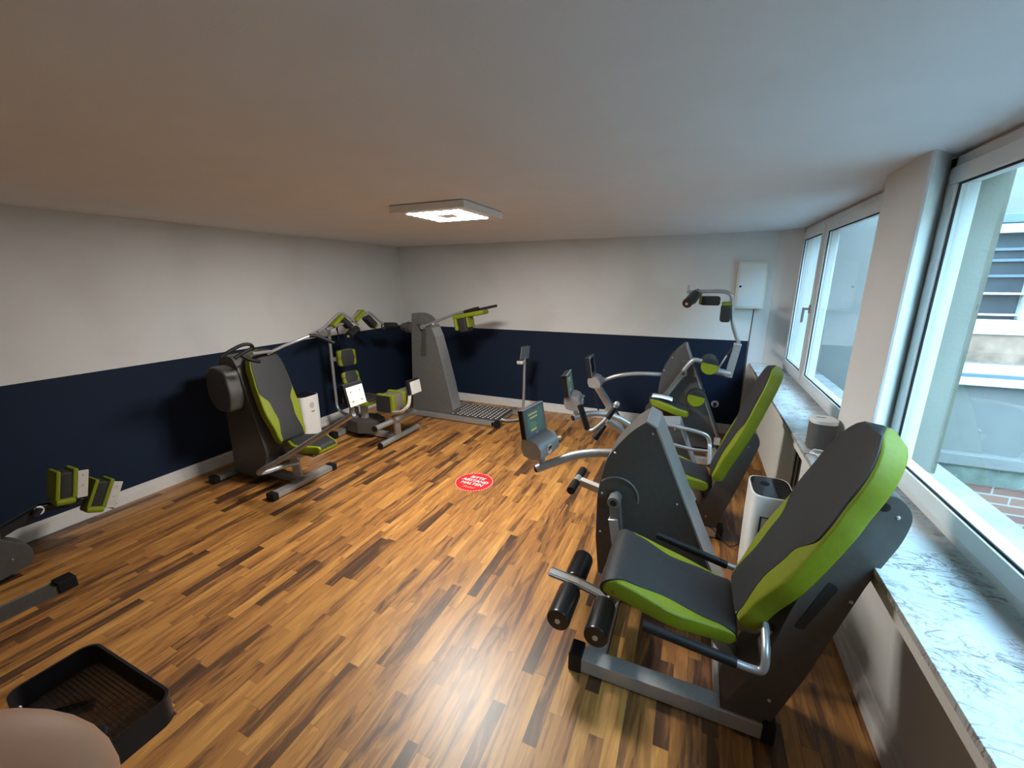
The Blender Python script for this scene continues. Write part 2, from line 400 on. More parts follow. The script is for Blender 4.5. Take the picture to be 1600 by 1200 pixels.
def pad(path, yc, wf, thick, side, df=None, n=44, exp=8, frame=None, tf=None):
    """path in XZ is the FRONT face centre line; side=+1/-1 picks the normal. returns body MB, overlay MB.
    frame: optional (origin, ax, ay, az) to map (x, y, z)"""
    pts, Ln = resample(path, n)
    def place(x, y, z):
        if frame is None: return Vector((x, y, z))
        o, ax, ay, az = frame; return o+ax*x+ay*y+az*z
    body = MB(); over = MB(); rings = []; tg = []; K = 28
    for i in range(n):
        t = (pts[min(i+1, n-1)]-pts[max(i-1, 0)]).normalized(); tg.append(t)
    for i, p in enumerate(pts):
        s = i/(n-1); nx, nz = -tg[i].y*side, tg[i].x*side
        w = wf(s); th = thick if tf is None else tf(s)
        edge = min(1, (min(s, 1-s)*Ln)/(th*.45)); k = math.sqrt(max(0.0, 1-(1-edge)**2)); tk = th*(.35+.65*k); ww = w-(1-k)*.012 if w > .03 else w
        ring = []
        for j in range(K):
            a = 2*math.pi*j/K; c, sn = math.cos(a), math.sin(a)
            y = ww*math.copysign(abs(c)**(2/exp), c); h = -th/2+tk/2*math.copysign(abs(sn)**(2/exp), sn)
            ring.append(body.bm.verts.new(place(p.x+nx*h, yc+y, p.y+nz*h)))
        rings.append(ring)
    for a, b in zip(rings, rings[1:]):
        for j in range(K): body.bm.faces.new((a[j], a[(j+1) % K], b[(j+1) % K], b[j]))
    body.bm.faces.new(list(reversed(rings[0]))); body.bm.faces.new(rings[-1])
    if df:
        U = 14; top = []; bot = []
        for i, p in enumerate(pts):
            s = i/(n-1); nx, nz = -tg[i].y*side, tg[i].x*side; d = df(s); th = thick if tf is None else tf(s)
            edge = min(1, (min(s, 1-s)*Ln)/(th*.45)); k = math.sqrt(max(0.0, 1-(1-edge)**2)); dn = th*.5*(1-(.35+.65*k))
            r1 = []; r2_ = []
            for j in range(U+1):
                u = -1+2*j/U; h = .0012+.006*(1-u*u)**.5-dn
                r1.append(over.bm.verts.new(place(p.x+nx*h, yc+u*d, p.y+nz*h)))
                r2_.append(over.bm.verts.new(place(p.x-nx*.006-nx*dn, yc+u*d, p.y-nz*.006-nz*dn)))
            top.append(r1); bot.append(r2_)
        for i in range(n-1):
            for j in range(U):
                over.bm.faces.new((top[i][j], top[i][j+1], top[i+1][j+1], top[i+1][j]))
                over.bm.faces.new((bot[i][j], bot[i+1][j], bot[i+1][j+1], bot[i][j+1]))
            for j in (0, U): over.bm.faces.new((top[i][j], top[i+1][j], bot[i+1][j], bot[i][j]))
        for i in (0, n-1):
            for j in range(U): over.bm.faces.new((top[i][j], top[i][j+1], bot[i][j+1], bot[i][j]))
    return body, over

def backrest(root, p0, p1, yc, W0, W1, side, thick=.085):
    """p0 bottom, p1 top (front face centre line) ; W1 max half width"""
    a = Vector(p0); b = Vector(p1); m = (a+b)/2; d = (b-a); nrm = Vector((-d.y, d.x)).normalized()*side
    path = [a, a.lerp(b, .22)+nrm*.004, m-nrm*.004, a.lerp(b, .8)+nrm*.0, b]
    tab = [(0, W0), (.10, W0*1.10), (.36, W1), (.62, W1*.98), (.74, W1*.93)]
    def wf(s):
        if s < .74: return interp(tab, s)
        q = (s-.74)/.26; return max(.02, W1*.93*math.sqrt(max(0, 1-q**2.3)))
    dt = [(0, .88), (.06, .80), (.27, .54), (.42, .60), (.56, .96), (1, .96)]
    def df(s): return max(.012, (wf(s)-.006)*interp(dt, s))
    body, over = pad(path, yc, wf, thick, side, df)
    o = obj('backrest', body, 'green', root, 'lime green padded backrest with charcoal centre panel')
    obj('centre_panel', over, 'dark', o, 'charcoal centre panel')
    return o
def seat_pad(root, path, yc, Wb, Wm, Wf_, thick, side, dtab=None, name='seat', tf=None):
    wf = lambda s: interp([(0, Wb), (.45, Wm), (1, Wf_)], s)
    dt = dtab or [(0, .98), (.15, .86), (.45, .70), (.72, .86), (.86, .99), (1, .99)]
    df = lambda s: (wf(s)-.002)*interp(dt, s)
    body, over = pad(path, yc, wf, thick, side, df, tf=tf)
    o = obj(name, body, 'green', root, 'lime green seat cushion with charcoal top')
    obj('seat_cover', over, 'dark', o, 'charcoal top of the seat')
    return o
def grip(root, pts, r=.018, m='rubber', name='grip', n=6):
    return obj(name, MB().tube(pts, r, 14, n), m, root, 'black rubber grip')
def end_cap(root, x0, x1, y0, y1, z0, z1, bevel=.008):
    return obj('end_cap', MB().box(x0, x1, y0, y1, z0, z1, bevel), 'rubber', root, 'black plastic end cap')
def tablet(root, tl, tr, zb, zt, facing=1, lit=True, bracket=True, stem_to=None):
    """display between ground points tl,tr (x,y) ; screen normal = facing * (dir x up)"""
    a = Vector((*tl, 0)); b = Vector((*tr, 0)); w = (b-a).length; e = (b-a).normalized()
    n = e.cross(Vector((0, 0, 1)))*facing; n.normalize()
    tilt = Matrix.Rotation(0, 3, e)
    upv = (Vector((0, 0, 1))*.985-n*.17).normalized(); n2 = e.cross(upv)*facing; n2.normalize()
    m = Matrix((e, upv, n2)).transposed()
    if m.determinant() < 0: m = Matrix((-e, upv, n2)).transposed()
    h = zt-zb; c = (a+b)/2+Vector((0, 0, (zb+zt)/2)); sg = 1
    d = obj('display', MB().obox(c-n2*.016, (w, h, .032), m, .006), 'rubber', root, 'black tablet casing')
    obj('bezel', MB().obox(c+n2*.003, (w, h, .010), m, .004), 'bezel', d, 'grey blue screen surround')
    scr = MB().obox(c+n2*.0075+upv*.006, (w*.76, h*.70, .003), m)
    obj('screen', scr, 'screen' if lit else 'glass_black', d, 'teal screen' if lit else 'dark screen')
    if lit:
        t = MB(); t2 = MB()
        for (u, v, l) in ((-.10, .26, .42), (-.08, .14, .36)):
            t.obox(c+n2*.0096+e*u*w+upv*(v*h), (l*w, h*.045, .001), m)
        for (u, v, l) in ((-.14, -.04, .24), (-.10, -.12, .30), (-.12, -.18, .2)):
            t2.obox(c+n2*.0096+e*u*w+upv*(v*h), (l*w, h*.035, .001), m)
        t.obox(c+n2*.0096-e*.13*w+upv*(-.27*h), (.26*w, h*.06, .001), m, 0)
        obj('screen_lines', t, 'screen_text', d, 'yellow lines on the screen'); obj('screen_lines', t2, 'screen_dim', d, 'dim green lines on the screen')
    obj('logo', MB().obox(c+n2*.0088-upv*(h*.42), (w*.12, h*.05, .002), m), 'plate', d)
    if bracket:
        # curved cradle below the display
        prof = [(-.035, .0), (.03, .0), (.07, -.015), (.095, -.05), (.10, -.105), (.03, -.118), (-.02, -.105), (-.038, -.06)]
        t = MB(); f = Vector(c)-upv*(h/2)
        A = []; B = []
        bw = w*.48
        A = [t.bm.verts.new(f+n*p[0]-e*bw+Vector((0, 0, p[1]))) for p in prof]
        B = [t.bm.verts.new(f+n*p[0]+e*bw+Vector((0, 0, p[1]))) for p in prof]
        t.bm.faces.new(A); t.bm.faces.new(list(reversed(B))); k = len(prof)
        for i in range(k): t.bm.faces.new((A[i], B[i], B[(i+1) % k], A[(i+1) % k]))
        es = [x for x in t.bm.edges if x.calc_face_angle(0) > .3]
        bmesh.ops.recalc_face_normals(t.bm, faces=t.bm.faces)
        bmesh.ops.bevel(t.bm, geom=es, offset=.008, segments=2, affect='EDGES', profile=.5)
        br = obj('display_cradle', t, 'silver', root, 'silver cradle under the display')
        bc = f+n*.1005+e*(-bw*.1)+Vector((0, 0, -.07))
        if lit:
            obj('round_badge', MB().cyl(bc-n*.002, bc+n*.003, .03), 'whitevinyl', br, 'round white badge with dark bands')
            bb = MB(); bb.obox(bc+n*.0035+Vector((0, 0, .010)), (.046, .016, .001), Matrix((e, Vector((0, 0, 1)), n)).transposed())
            obj('badge_band', bb, 'blackmetal', br)
            bb = MB(); bb.obox(bc+n*.0035-Vector((0, 0, .004)), (.052, .006, .001), Matrix((e, Vector((0, 0, 1)), n)).transposed())
            obj('badge_stripe', bb, 'red', br, 'red stripe on the badge')
        obj('knob', MB().cyl(f+n*.07+e*bw+Vector((0, 0, -.06)), f+n*.09+e*(bw+.045)+Vector((0, 0, -.06)), .012, bevel=.003), 'plate', br)
        return f+Vector((0, 0, -.11))+n*.03
    return c
def screws(pts, n, r=.006):
    t = MB(); n = Vector(n)
    for p in pts: t.cyl(Vector(p)-n*.001, Vector(p)+n*.004, r, r*.6, 10)
    return t
def housing(root, poly, y0, y1, m='housing', trim=None, name='housing', bev=.006):
    h = obj(name, MB().prism(poly, 'y', y0, y1, bev), m, root)
    if trim:
        i0, i1 = trim; t = MB()
        for k in range(i0, i1):
            p = poly[k]; q = poly[k+1]; t.beam((p[0], (y0+y1)/2, p[1]), (q[0], (y0+y1)/2, q[1]), abs(y1-y0)+.004, .012, (1, 0, .3), .002)
        obj('edge_trim', t, 'silver', h, 'silver edge strip')
    return h

# ------------------------------------------------------------------ room shell
D = 5.2687; H = 2.2803; WX = 5.04; YB = -1.6
struct('floor', MB().box(-.1, 5.3, YB-.1, D+.1, -.12, 0), 'floor')
struct('ceiling', MB().box(-.1, 5.34, YB-.1, D+.1, H, H+.15), 'ceiling')
struct('wall_left', MB().box(-.12, 0, YB, D+.1, 0, H), 'wall_l')
struct('wall_back', MB().box(0, 5.335, D, D+.12, 0, H), 'wall_b')
struct('wall_front', MB().box(-.1, 5.335, YB-.12, YB, 0, H), 'white_wall')
SZ = .869; WT = 2.268; PY0, PY1 = 2.455, 2.985
rw = MB()
rw.box(5.11, 5.335, YB, D, 0, SZ-.012); rw.box(5.12, 5.335, YB, D, WT, H)
rw.box(5.12, 5.335, YB, .355, SZ-.012, WT); rw.box(5.20, 5.335, 2.527, 2.912, SZ-.012, WT); rw.box(5.12, 5.335, 5.07, D, SZ-.012, WT)
rw.box(5.12, 5.20, 2.463, 2.977, SZ-.012, WT)
struct('wall_right', rw, 'white_wall')
ow = MB(); ow.box(5.335, 5.345, YB, .355, -.9, 3.2); ow.box(5.335, 5.345, 2.527, 2.912, -.9, 3.2); ow.box(5.335, 5.345, 5.07, D+.1, -.9, 3.2)
ow.box(5.205, 5.34, 2.519, 2.527, SZ, WT)
ow.box(5.335, 5.345, YB, D+.1, -.9, SZ-.03); ow.box(5.335, 5.345, YB, D+.1, WT, 3.2)
struct('wall_exterior', ow, 'stucco_grey')
# pillar between the windows and the corner shaft, rounded corners
def rpoly(pts, r):
    out = []; n = len(pts)
    for i in range(n):
        p = Vector(pts[i]); a = Vector(pts[i-1]); b = Vector(pts[(i+1) % n]); rr = r if not isinstance(r, (list, tuple)) else r[i]
        if rr <= 0: out.append(tuple(p)); continue
        rr = min(rr, .45*(a-p).length, .45*(b-p).length)
        u = (a-p).normalized(); v = (b-p).normalized()
        for k in range(6):
            t = k/5; q = (p+u*rr)*(1-t)**2+p*2*t*(1-t)+(p+v*rr)*t*t; out.append(tuple(q))
    return out
struct('wall_pillar', MB().prism(rpoly([(4.982, 2.27), (5.10, 2.432), (5.125, 2.46), (5.125, 2.99), (5.11, 2.99), (4.982, 2.745)], [.07, 0, 0, 0, 0, .03]), 'z', SZ, H), 'white_wall')
struct('wall_shaft', MB().prism(rpoly([(4.93, D), (4.99, 5.22), (5.03, 5.16), (5.105, 5.066), (5.13, 5.066), (5.13, D)], [0, .04, .03, 0, 0, 0]), 'z', SZ, H), 'white_wall')
# window sill
sill = MB().box(4.8135, 5.12, YB, 5.16, SZ-.024, SZ, .003)
struct('trim_sill', sill, 'marble')
struct('trim_fascia', MB().box(4.832, 4.852, YB, 5.20, SZ-.084, SZ-.024), 'pale_wall')
struct('trim_sill_end', MB().box(4.8135, 5.0, 5.165, D, SZ-.07, SZ+.006, .004), 'pale_wall')
struct('wall_under_sill', MB().box(5.03, 5.11, YB, D, 0, SZ-.026), 'pale_wall')
struct('wall_pier', MB().box(4.866, 5.03, 2.62, 2.79, 0, SZ-.026), 'pale_wall')
# baseboards
def baseboard(name, pts_box, m='trim'):
    t = MB()
    for b in pts_box: t.box(*b, .003)
    return struct(name, t, m)
baseboard('baseboard_left', [(0, .018, YB, D-.02, 0, .088), (0, .012, YB, D-.02, .088, .1185)])
baseboard('baseboard_back', [(0, 4.76, D-.018, D, 0, .088), (0, 4.76, D-.012, D, .088, .1185)])
baseboard('baseboard_right', [(5.0, 5.03, YB, D-.02, 0, .05), (5.012, 5.03, YB, D-.02, .05, .088), (5.018, 5.03, YB, D-.02, .088, .11)], 'pale_wall')

# windows
def window(name, y0, y1, mull, hpos):
    z0, z1 = .884, 2.266; x0, x1 = 5.10, 5.185; t = MB()
    fr = .055
    t.box(x0, x1, y0, y1, z0, z0+fr, .004); t.box(x0, x1, y0, y1, z1-fr, z1, .004)
    t.box(x0, x1, y0, y0+fr, z0, z1, .004); t.box(x0, x1, y1-fr, y1, z0, z1, .004)
    root = struct(name, t, 'pvc')
    cells = []
    ys = [y0+fr]+([mull-.03, mull+.03] if mull else [])+[y1-fr]
    if mull: obj('mullion', MB().box(x0, x1, mull-.035, mull+.035, z0+fr, z1-fr, .004), 'pvc', root)
    pairs = [(ys[i], ys[i+1]) for i in range(0, len(ys), 2)]
    for (a, b) in pairs:
        s = MB(); w = .066; X0, X1 = x0-.012, x1-.02
        lo, hi = z0+fr-.014, z1-fr+.014; a -= .012; b += .012
        s.box(X0, X1, a, b, lo, lo+w, .004); s.box(X0, X1, a, b, hi-w, hi, .004)
        s.box(X0, X1, a, a+w, lo+w, hi-w, .004); s.box(X0, X1, b-w, b, lo+w, hi-w, .004)
        so = obj('window_sash', s, 'pvc', root)
        g = MB(); q = w; e_ = .008
        g.box(X0+.01, X0+.016, a+q, b-q, lo+q, lo+q+e_); g.box(X0+.01, X0+.016, a+q, b-q, hi-q-e_, hi-q)
        g.box(X0+.01, X0+.016, a+q, a+q+e_, lo+q, hi-q); g.box(X0+.01, X0+.016, b-q-e_, b-q, lo+q, hi-q)
        obj('window_gasket', g, 'dark_slot', so, 'black rubber seal')
        gl = MB(); gl.box(X0+.022, X0+.046, a+q-.002, b-q+.002, lo+q-.002, hi-q+.002)
        obj('window_pane', gl, 'glass', so)
    if hpos:
        hy, hz = hpos; hm = MB(); X = x0-.012
        hm.box(X-.010, X+.001, hy-.014, hy+.014, hz-.035, hz+.035, .003)
        hm.cyl((X-.01, hy, hz), (X-.045, hy, hz), .009)
        hm.box(X-.056, X-.038, hy-.011, hy+.011, hz-.115, hz+.012, .005)
        obj('window_handle', hm, 'silver', root, 'silver window handle')
    return root
window('window_1', 2.98, 5.068, 4.229, (4.283, 1.543))
window('window_2', .353, 2.438, None, None)
# ceiling shadow gap / radiators
def radiator(y0, y1, label):
    r = thing('radiator', label, 'radiator', (4.91, (y0+y1)/2, .24))
    X0, X1, z0, z1 = 4.85, 4.97, .24, .758
    obj('front_panel', MB().box(X0, X0+.016, y0, y1, z0, z1-.012, .005), 'radiator', r)
    obj('rear_panel', MB().box(X1-.016, X1, y0, y1, z0, z1-.012, .005), 'radiator', r)
    f = MB(); n = 0; y = y0+.02
    while y < y1-.01:
        f.box(X0+.016, X1-.016, y, y+.004, z0+.02, z1-.02); y += .035
    obj('convector_fins', f, 'radiator', r)
    g = MB(); y = y0+.004
    while y < y1:
        g.box(X0+.004, X1-.004, y, y+.012, z1-.014, z1-.002, .002); y += .028
    g.box(X0, X0+.008, y0, y1, z1-.014, z1); g.box(X1-.008, X1, y0, y1, z1-.014, z1)
    obj('top_grille', g, 'radiator', r)
    s = MB()
    for k in range(5): s.box(X0+.012+k*.021, X0+.020+k*.021, y0-.003, y0, z0+.02, z1-.02)
    obj('side_slots', s, 'dark_slot', r, 'dark slots in the near end')
    b = MB()
    for yy in (y0+.2, y1-.2): b.box(X1, 5.028, yy-.02, yy+.02, .5, .56)
    obj('wall_bracket', b, 'radiator', r)
    p = MB().tube([(X0+.06, y0+.04, z0), (X0+.06, y0+.04, .0)], .009)
    obj('pipe', p, 'radiator', r)
radiator(2.93, 4.95, 'cream panel radiator with ribbed top under the far window sill')

# ceiling lamp
lamp = thing('ceiling_light', 'square white ceiling lamp with grid of lit round lenses', 'ceiling lamp', (2.53, 2.67, H))
x0, x1, y0, y1 = 2.24, 2.82, 2.385, 2.955; zb = 2.232
obj('lamp_housing', MB().box(x0, x1, y0, y1, zb, H-.004, .003), 'white_plastic', lamp)
obj('mounting_plate', MB().box(x0+.03, x1-.03, y0+.03, y1-.03, H-.005, H-.0005), 'dark_slot', lamp)
cx, cy, s = (x0+x1)/2, (y0+y1)/2, .0725
for i in range(6):
    for j in range(6):
        if i in (2, 3) and j in (2, 3): continue
        px, py = cx+(i-2.5)*s, cy+(j-2.5)*s
        t = MB(); pts = []
        hw = s*.43; ring = []
        def sq(r_, z_):
            return [t.bm.verts.new((px+r_*math.copysign(abs(math.cos(a))**.7, math.cos(a)), py+r_*math.copysign(abs(math.sin(a))**.7, math.sin(a)), z_)) for a in [2*math.pi*k/16 for k in range(16)]]
        rg = [sq(hw, zb+.0005), sq(hw*.97, zb-.0008), sq(hw*.5, zb-.0012)]
        for a_, b_ in zip(rg, rg[1:]):
            for k in range(16): t.bm.faces.new((a_[k], a_[(k+1) % 16], b_[(k+1) % 16], b_[k]))
        t.bm.faces.new(rg[-1]); t.bm.faces.new(list(reversed(rg[0])))
        obj('lamp_lens', t, 'led', lamp)

# floor sticker
st = thing('floor_sticker', 'round red distance sticker on the laminate floor', 'floor sticker', (2.483, 2.998, 0))
SR = .178; cx, cy = 2.487, 2.998
obj('sticker_disc', MB().cyl((cx, cy, .0002), (cx, cy, .0012), SR, seg=64), 'red', st)
t = MB(); nd = 44
for k in range(nd):
    a0 = 2*math.pi*k/nd; a1 = a0+2*math.pi/nd*.66
    vs = []
    for (r_, a_) in ((SR-.011, a0), (SR-.006, a0), (SR-.006, a1), (SR-.011, a1)): vs.append((cx+r_*math.cos(a_), cy+r_*math.sin(a_), .0015))
    t._faces(vs, [(0, 1, 2, 3)])
obj('dashed_ring', t, 'whitevinyl', st, 'white dashed ring')
def text_obj(name, body, loc, size, m, parent, off=0.0, shear=0.0, sx=1.0, rot=(0, 0, 0), label=None, align='CENTER'):
    c = bpy.data.curves.new(name, 'FONT'); c.body = body; c.size = size; c.align_x = align; c.align_y = 'CENTER'
    c.offset = off; c.shear = shear; c.extrude = .0002; c.space_character = 1.05
    tmp = bpy.data.objects.new('tmp', c); COL.objects.link(tmp)
    dg = bpy.context.evaluated_depsgraph_get(); me = bpy.data.meshes.new_from_object(tmp.evaluated_get(dg))
    bpy.data.objects.remove(tmp, do_unlink=True)
    r = parent
    while r.parent: r = r.parent
    Mx = Matrix.Translation(Vector(loc)-r.location) @ Euler(rot).to_matrix().to_4x4() @ Matrix.Diagonal((sx, 1, 1, 1))
    me.transform(Mx); me.materials.clear(); me.materials.append(MT[m]); me.name = name
    o = bpy.data.objects.new(name, me); COL.objects.link(o); o.parent = parent
    if label: o['label'] = label
    return o
text_obj('sticker_text', 'BITTE', (2.482, 3.078, .0018), .057, 'whitevinyl', st, .0009, .22, .98, label='word BITTE in white')
text_obj('sticker_text', 'ABSTAND', (2.486, 3.018, .0018), .057, 'whitevinyl', st, .0009, .22, .98, label='word ABSTAND in white')
text_obj('sticker_text', 'HALTEN', (2.482, 2.958, .0018), .057, 'whitevinyl', st, .0009, .22, .98, label='word HALTEN in white')
text_obj('sticker_text', 'Danke!', (2.482, 2.895, .0018), .046, 'pinkvinyl', st, .0, .5, .85, label='word Danke! in pale red script')

# fuse box on back wall
fb = thing('fuse_box', 'white fuse box with keyhole high on the back wall', 'fuse box', (4.72, D, 1.73))
obj('box_frame', MB().box(4.577, 4.857, D-.055, D-.001, 1.478, 1.975, .005), mat('cream_box_frame', (.66, .63, .52), .45), fb, 'cream frame')
obj('box_door', MB().box(4.597, 4.837, D-.062, D-.05, 1.50, 1.953, .003), mat('pale_door', (.66, .68, .68), .4), fb, 'pale door')
obj('lock', MB().cyl((4.617, D-.066, 1.715), (4.617, D-.06, 1.715), .012), 'dark_slot', fb, 'black round lock')
tag(obj('cable_conduit', MB().tube([(4.782, D-.004, 1.478), (4.776, D-.004, 1.12), (4.772, D-.004, .15)], .004), 'dark_slot'), 'thin dark cable running down the wall below the fuse box', 'cable')
so = thing('wall_socket', 'round white wall socket on the navy back wall', 'socket', (4.513, D, .352))
obj('socket_plate', MB().cyl((4.513, D-.012, .352), (4.513, D-.0005, .352), .042, bevel=.004), 'white_plastic', so)
obj('socket_hole', MB().cyl((4.513, D-.014, .352), (4.513, D-.0115, .352), .021), 'dark_slot', so)
obj('plug', MB().box(4.503, 4.523, D-.04, D-.013, .325, .352, .004), 'rubber', so, 'black plug')

# ================================================================== machines on the window side
GM = 'green and grey strength machines'
def side_machine(root, dy, A):
    pass

# ---- A : seated leg curl, nearest
A = thing('leg_curl_machine', 'nearest strength machine, leg curl with black foam rollers and lime seat', 'exercise machine', (4.25, 1.8, 0))
fr = MB(); fr.box(3.85, 4.602, 1.535, 1.615, .008, .08, .004); fr.box(3.872, 3.955, 1.615, 2.2, .012, .078, .004); fr.box(4.425, 4.515, 1.615, 2.2, .012, .078, .004)
fr.box(3.85, 4.55, 2.06, 2.14, .008, .08, .004)
obj('base_frame', fr, 'steel', A, 'brushed steel base frame')
end_cap(A, 3.80, 3.862, 1.528, 1.622, 0, .10); end_cap(A, 4.592, 4.640, 1.528, 1.622, 0, .10)
upA = rpoly([(4.44, .08), (4.615, .08), (4.70, .36), (4.808, .80), (4.87, .98), (4.882, 1.08), (4.82, 1.145), (4.72, 1.06), (4.62, .66), (4.575, .44), (4.52, .28)], [0, 0, .05, .03, .05, .06, .06, .05, .1, .05, .05])
ua = obj('seat_column', MB().prism(upA, 'y', 1.545, 1.79, .005), 'housing', A, 'dark grey sheet steel column behind the seat')
obj('column_screw', screws([(4.775, 1.544, .72), (4.60, 1.544, .20), (4.84, 1.544, 1.06)], (0, -1, 0), .007), 'steel', ua)
obj('hand_hole', MB().prism(rpoly([(4.63, .56), (4.66, .56), (4.735, .76), (4.705, .78)], .014), 'y', 1.542, 1.55, 0), 'dark_slot', ua, 'black oval slot')
obj('pivot_bolt', MB().cyl((4.80, 1.538, 1.09), (4.80, 1.56, 1.09), .016, bevel=.003), 'rubber', ua)
backrest(A, (4.445, .485), (4.795, 1.315), 1.715, .150, .212, 1)
obj('backrest_plate', MB().beam((4.56, 1.715, .56), (4.82, 1.715, 1.12), .14, .02), 'rubber', A, 'black plate behind the backrest')
seat_pad(A, [(4.47, .455), (4.36, .478), (4.2, .515), (4.06, .56), (3.985, .573), (3.94, .545), (3.925, .49)], 1.71, .165, .205, .20, .085, -1, tf=lambda s: .07+.03*s)
sp = MB(); sp.beam((4.46, 1.71, .40), (4.10, 1.71, .46), .14, .03); sp.beam((4.42, 1.71, .39), (4.56, 1.71, .40), .08, .05)
sp.beam((4.30, 1.71, .42), (4.50, 1.71, .18), .06, .05)
obj('seat_support', sp, 'silver', A)
hb = MB().beam((4.46, 1.62, .52), (4.58, 1.60, .47), .05, .035)
obj('hinge_plate', hb, 'steel', A)
for s_, yy in ((-1, 1.425), (1, 2.0)):
    dx = 0
    t = MB().tube([(4.40, yy, .445), (4.50, yy, .435), (4.535, yy-.0, .45), (4.54, yy-s_*.03, .50), (4.545, yy-s_*.13, .53)], .014, n=6)
    tr_ = obj('armrest_tube', t, 'silver', A, 'bent silver armrest tube')
    z0_ = .475 if s_ < 0 else .52
    obj('armrest_grip', MB().tube([(4.12, yy, z0_), (4.45, yy, .44)], .019), 'rubber', tr_, 'black rubber grip')
# rollers
def roller(root, x, z, y0, y1, r=.055, gap=.06):
    ym = (y0+y1)/2
    sh = obj('roller_axle', MB().cyl((x, y0-.004, z), (x, y1+.004, z), .012), 'steel', root)
    for a, b in ((y0, ym-gap/2), (ym+gap/2, y1)):
        obj('foam_roller', MB().cyl((x, a, z), (x, b, z), r, seg=32, bevel=.012), 'gloss_black', sh, 'glossy black foam roller')
roller(A, 3.752, .285, 1.5, 1.98); roller(A, 3.925, .262, 1.5, 1.98)
ar = MB(); ar.beam((3.64, 1.74, .335), (3.78, 1.74, .32), .012, .045, (0, 1, 0)); ar.beam((3.78, 1.74, .32), (3.95, 1.74, .275), .012, .045, (0, 1, 0))
ar.beam((3.95, 1.74, .275), (4.02, 1.74, .40), .03, .05, (0, 1, 0)); ar.beam((3.925, 1.98, .27), (3.925, 2.10, .27), .03, .03); ar.beam((3.925, 2.10, .27), (3.885, 2.10, .5), .04, .04)
obj('roller_arm', ar, 'steel', A, 'steel arm between the rollers')
pA = [(3.80, .06), (3.775, .30), (3.772, .58), (3.783, .662), (3.815, .823), (3.893, .939), (3.949, 1.01), (4.008, 1.059), (4.066, 1.03), (4.352, .37), (4.50, .06)]
hA = housing(A, rpoly(pA, [.02, 0, .05, .03, .05, .05, .03, .006, .006, 0, .01]), 2.17, 2.46, 'housing', None, 'side_housing')
t = MB()
t.beam((4.012, 2.315, 1.062), (4.07, 2.315, 1.032), .294, .010, (0, 0, 1), .002); t.beam((4.066, 2.315, 1.034), (4.352, 2.315, .372), .296, .012, (1, 0, .4), .002); t.beam((4.352, 2.315, .372), (4.50, 2.315, .06), .296, .012, (1, 0, .4), .002)
obj('edge_trim', t, 'silver', hA, 'silver front edge of the housing')
arc = [(3.885+.115*math.cos(a), 2.168, .60+.115*math.sin(a)) for a in [math.radians(x) for x in range(-10, 150, 10)]]
obj('arc_rib', MB().tube(arc, .006, 8), 'housing_l', hA)
obj('housing_screw', screws([(3.80, 2.168, .60), (3.86, 2.168, .86), (3.80, 2.168, .35), (4.20, 2.168, .62), (4.05, 2.168, 1.0)], (0, -1, 0), .007), 'steel', hA)
t = MB(); t.cyl((3.88, 2.08, .60), (3.88, 2.17, .60), .034, bevel=.004)
t.beam((3.885, 2.11, .60), (3.915, 2.11, .34), .05, .035, (0, 1, 0), .006)
hb = obj('pivot_lever', t, 'housing_l', A, 'grey lever hanging from the hub')
obj('hub_hole', MB().cyl((3.88, 2.078, .60), (3.88, 2.081, .60), .018), 'dark_slot', hb)
t = MB(); t.beam((3.60, 2.46, .495), (3.84, 2.46, .44), .05, .045)
fb_ = obj('foot_bar_arm', t, 'plate', A, 'pale square arm')
obj('foot_bar', MB().cyl((3.58, 2.30, .5), (3.58, 2.62, .5), .022), 'silver', fb_)
g = MB().cyl((3.58, 2.298, .5), (3.58, 2.425, .5), .026, bevel=.004); g.cyl((3.58, 2.50, .5), (3.58, 2.622, .5), .026, bevel=.004)
obj('foot_bar_grip', g, 'rubber', fb_, 'black grips on the cross bar')
p = tablet(A, (3.335, 2.115), (3.372, 2.36), .872, 1.052, 1)
t = MB().tube([(3.405, 2.235, .78), (3.405, 2.235, .64)], .022); 
ts = obj('display_stem', t, 'silver', A)
t = MB().tube([(3.385, 2.21, .655), (3.48, 2.24, .70), (3.60, 2.27, .755), (3.72, 2.29, .785), (3.85, 2.30, .80)], .026, n=6)
ta = obj('display_arm', t, 'silver', A, 'curved silver tube carrying the display')
obj('end_plug', MB().cyl((3.375, 2.208, .650), (3.386, 2.21, .656), .022), 'rubber', ta)

# ---- B : middle machine
B = thing('chest_press_machine', 'middle window side strength machine with bent black grips and lime backrest', 'exercise machine', (4.2, 3.1, 0))
fr = MB(); fr.box(3.85, 4.482, 2.93, 3.0, .008, .078, .004); fr.box(3.9, 3.97, 3.0, 3.55, .012, .075, .004); fr.box(4.30, 4.38, 3.0, 3.5, .012, .075, .004)
obj('base_frame', fr, 'steel', B, 'brushed steel base frame')
end_cap(B, 4.475, 4.52, 2.922, 3.008, 0, .095)
upB = rpoly([(4.31, .078), (4.47, .078), (4.61, .55), (4.668, .76), (4.62, .84), (4.53, .76), (4.42, .40)], [0, 0, .08, .06, .06, .05, .05])
ub = obj('seat_column', MB().prism(upB, 'y', 2.935, 3.17, .005), 'housing', B, 'dark grey sheet steel column behind the seat')
obj('column_screw', screws([(4.60, 2.934, .72), (4.40, 2.934, .16)], (0, -1, 0), .007), 'steel', ub)
backrest(B, (4.395, .455), (4.672, 1.262), 3.04, .125, .175, 1, .08)
obj('backrest_plate', MB().beam((4.50, 3.04, .56), (4.66, 3.04, 1.05), .12, .02), 'rubber', B, 'black plate behind the backrest')
seat_pad(B, [(4.40, .42), (4.30, .445), (4.15, .485), (4.03, .515), (3.97, .50), (3.95, .45)], 3.05, .13, .185, .17, .08, -1)
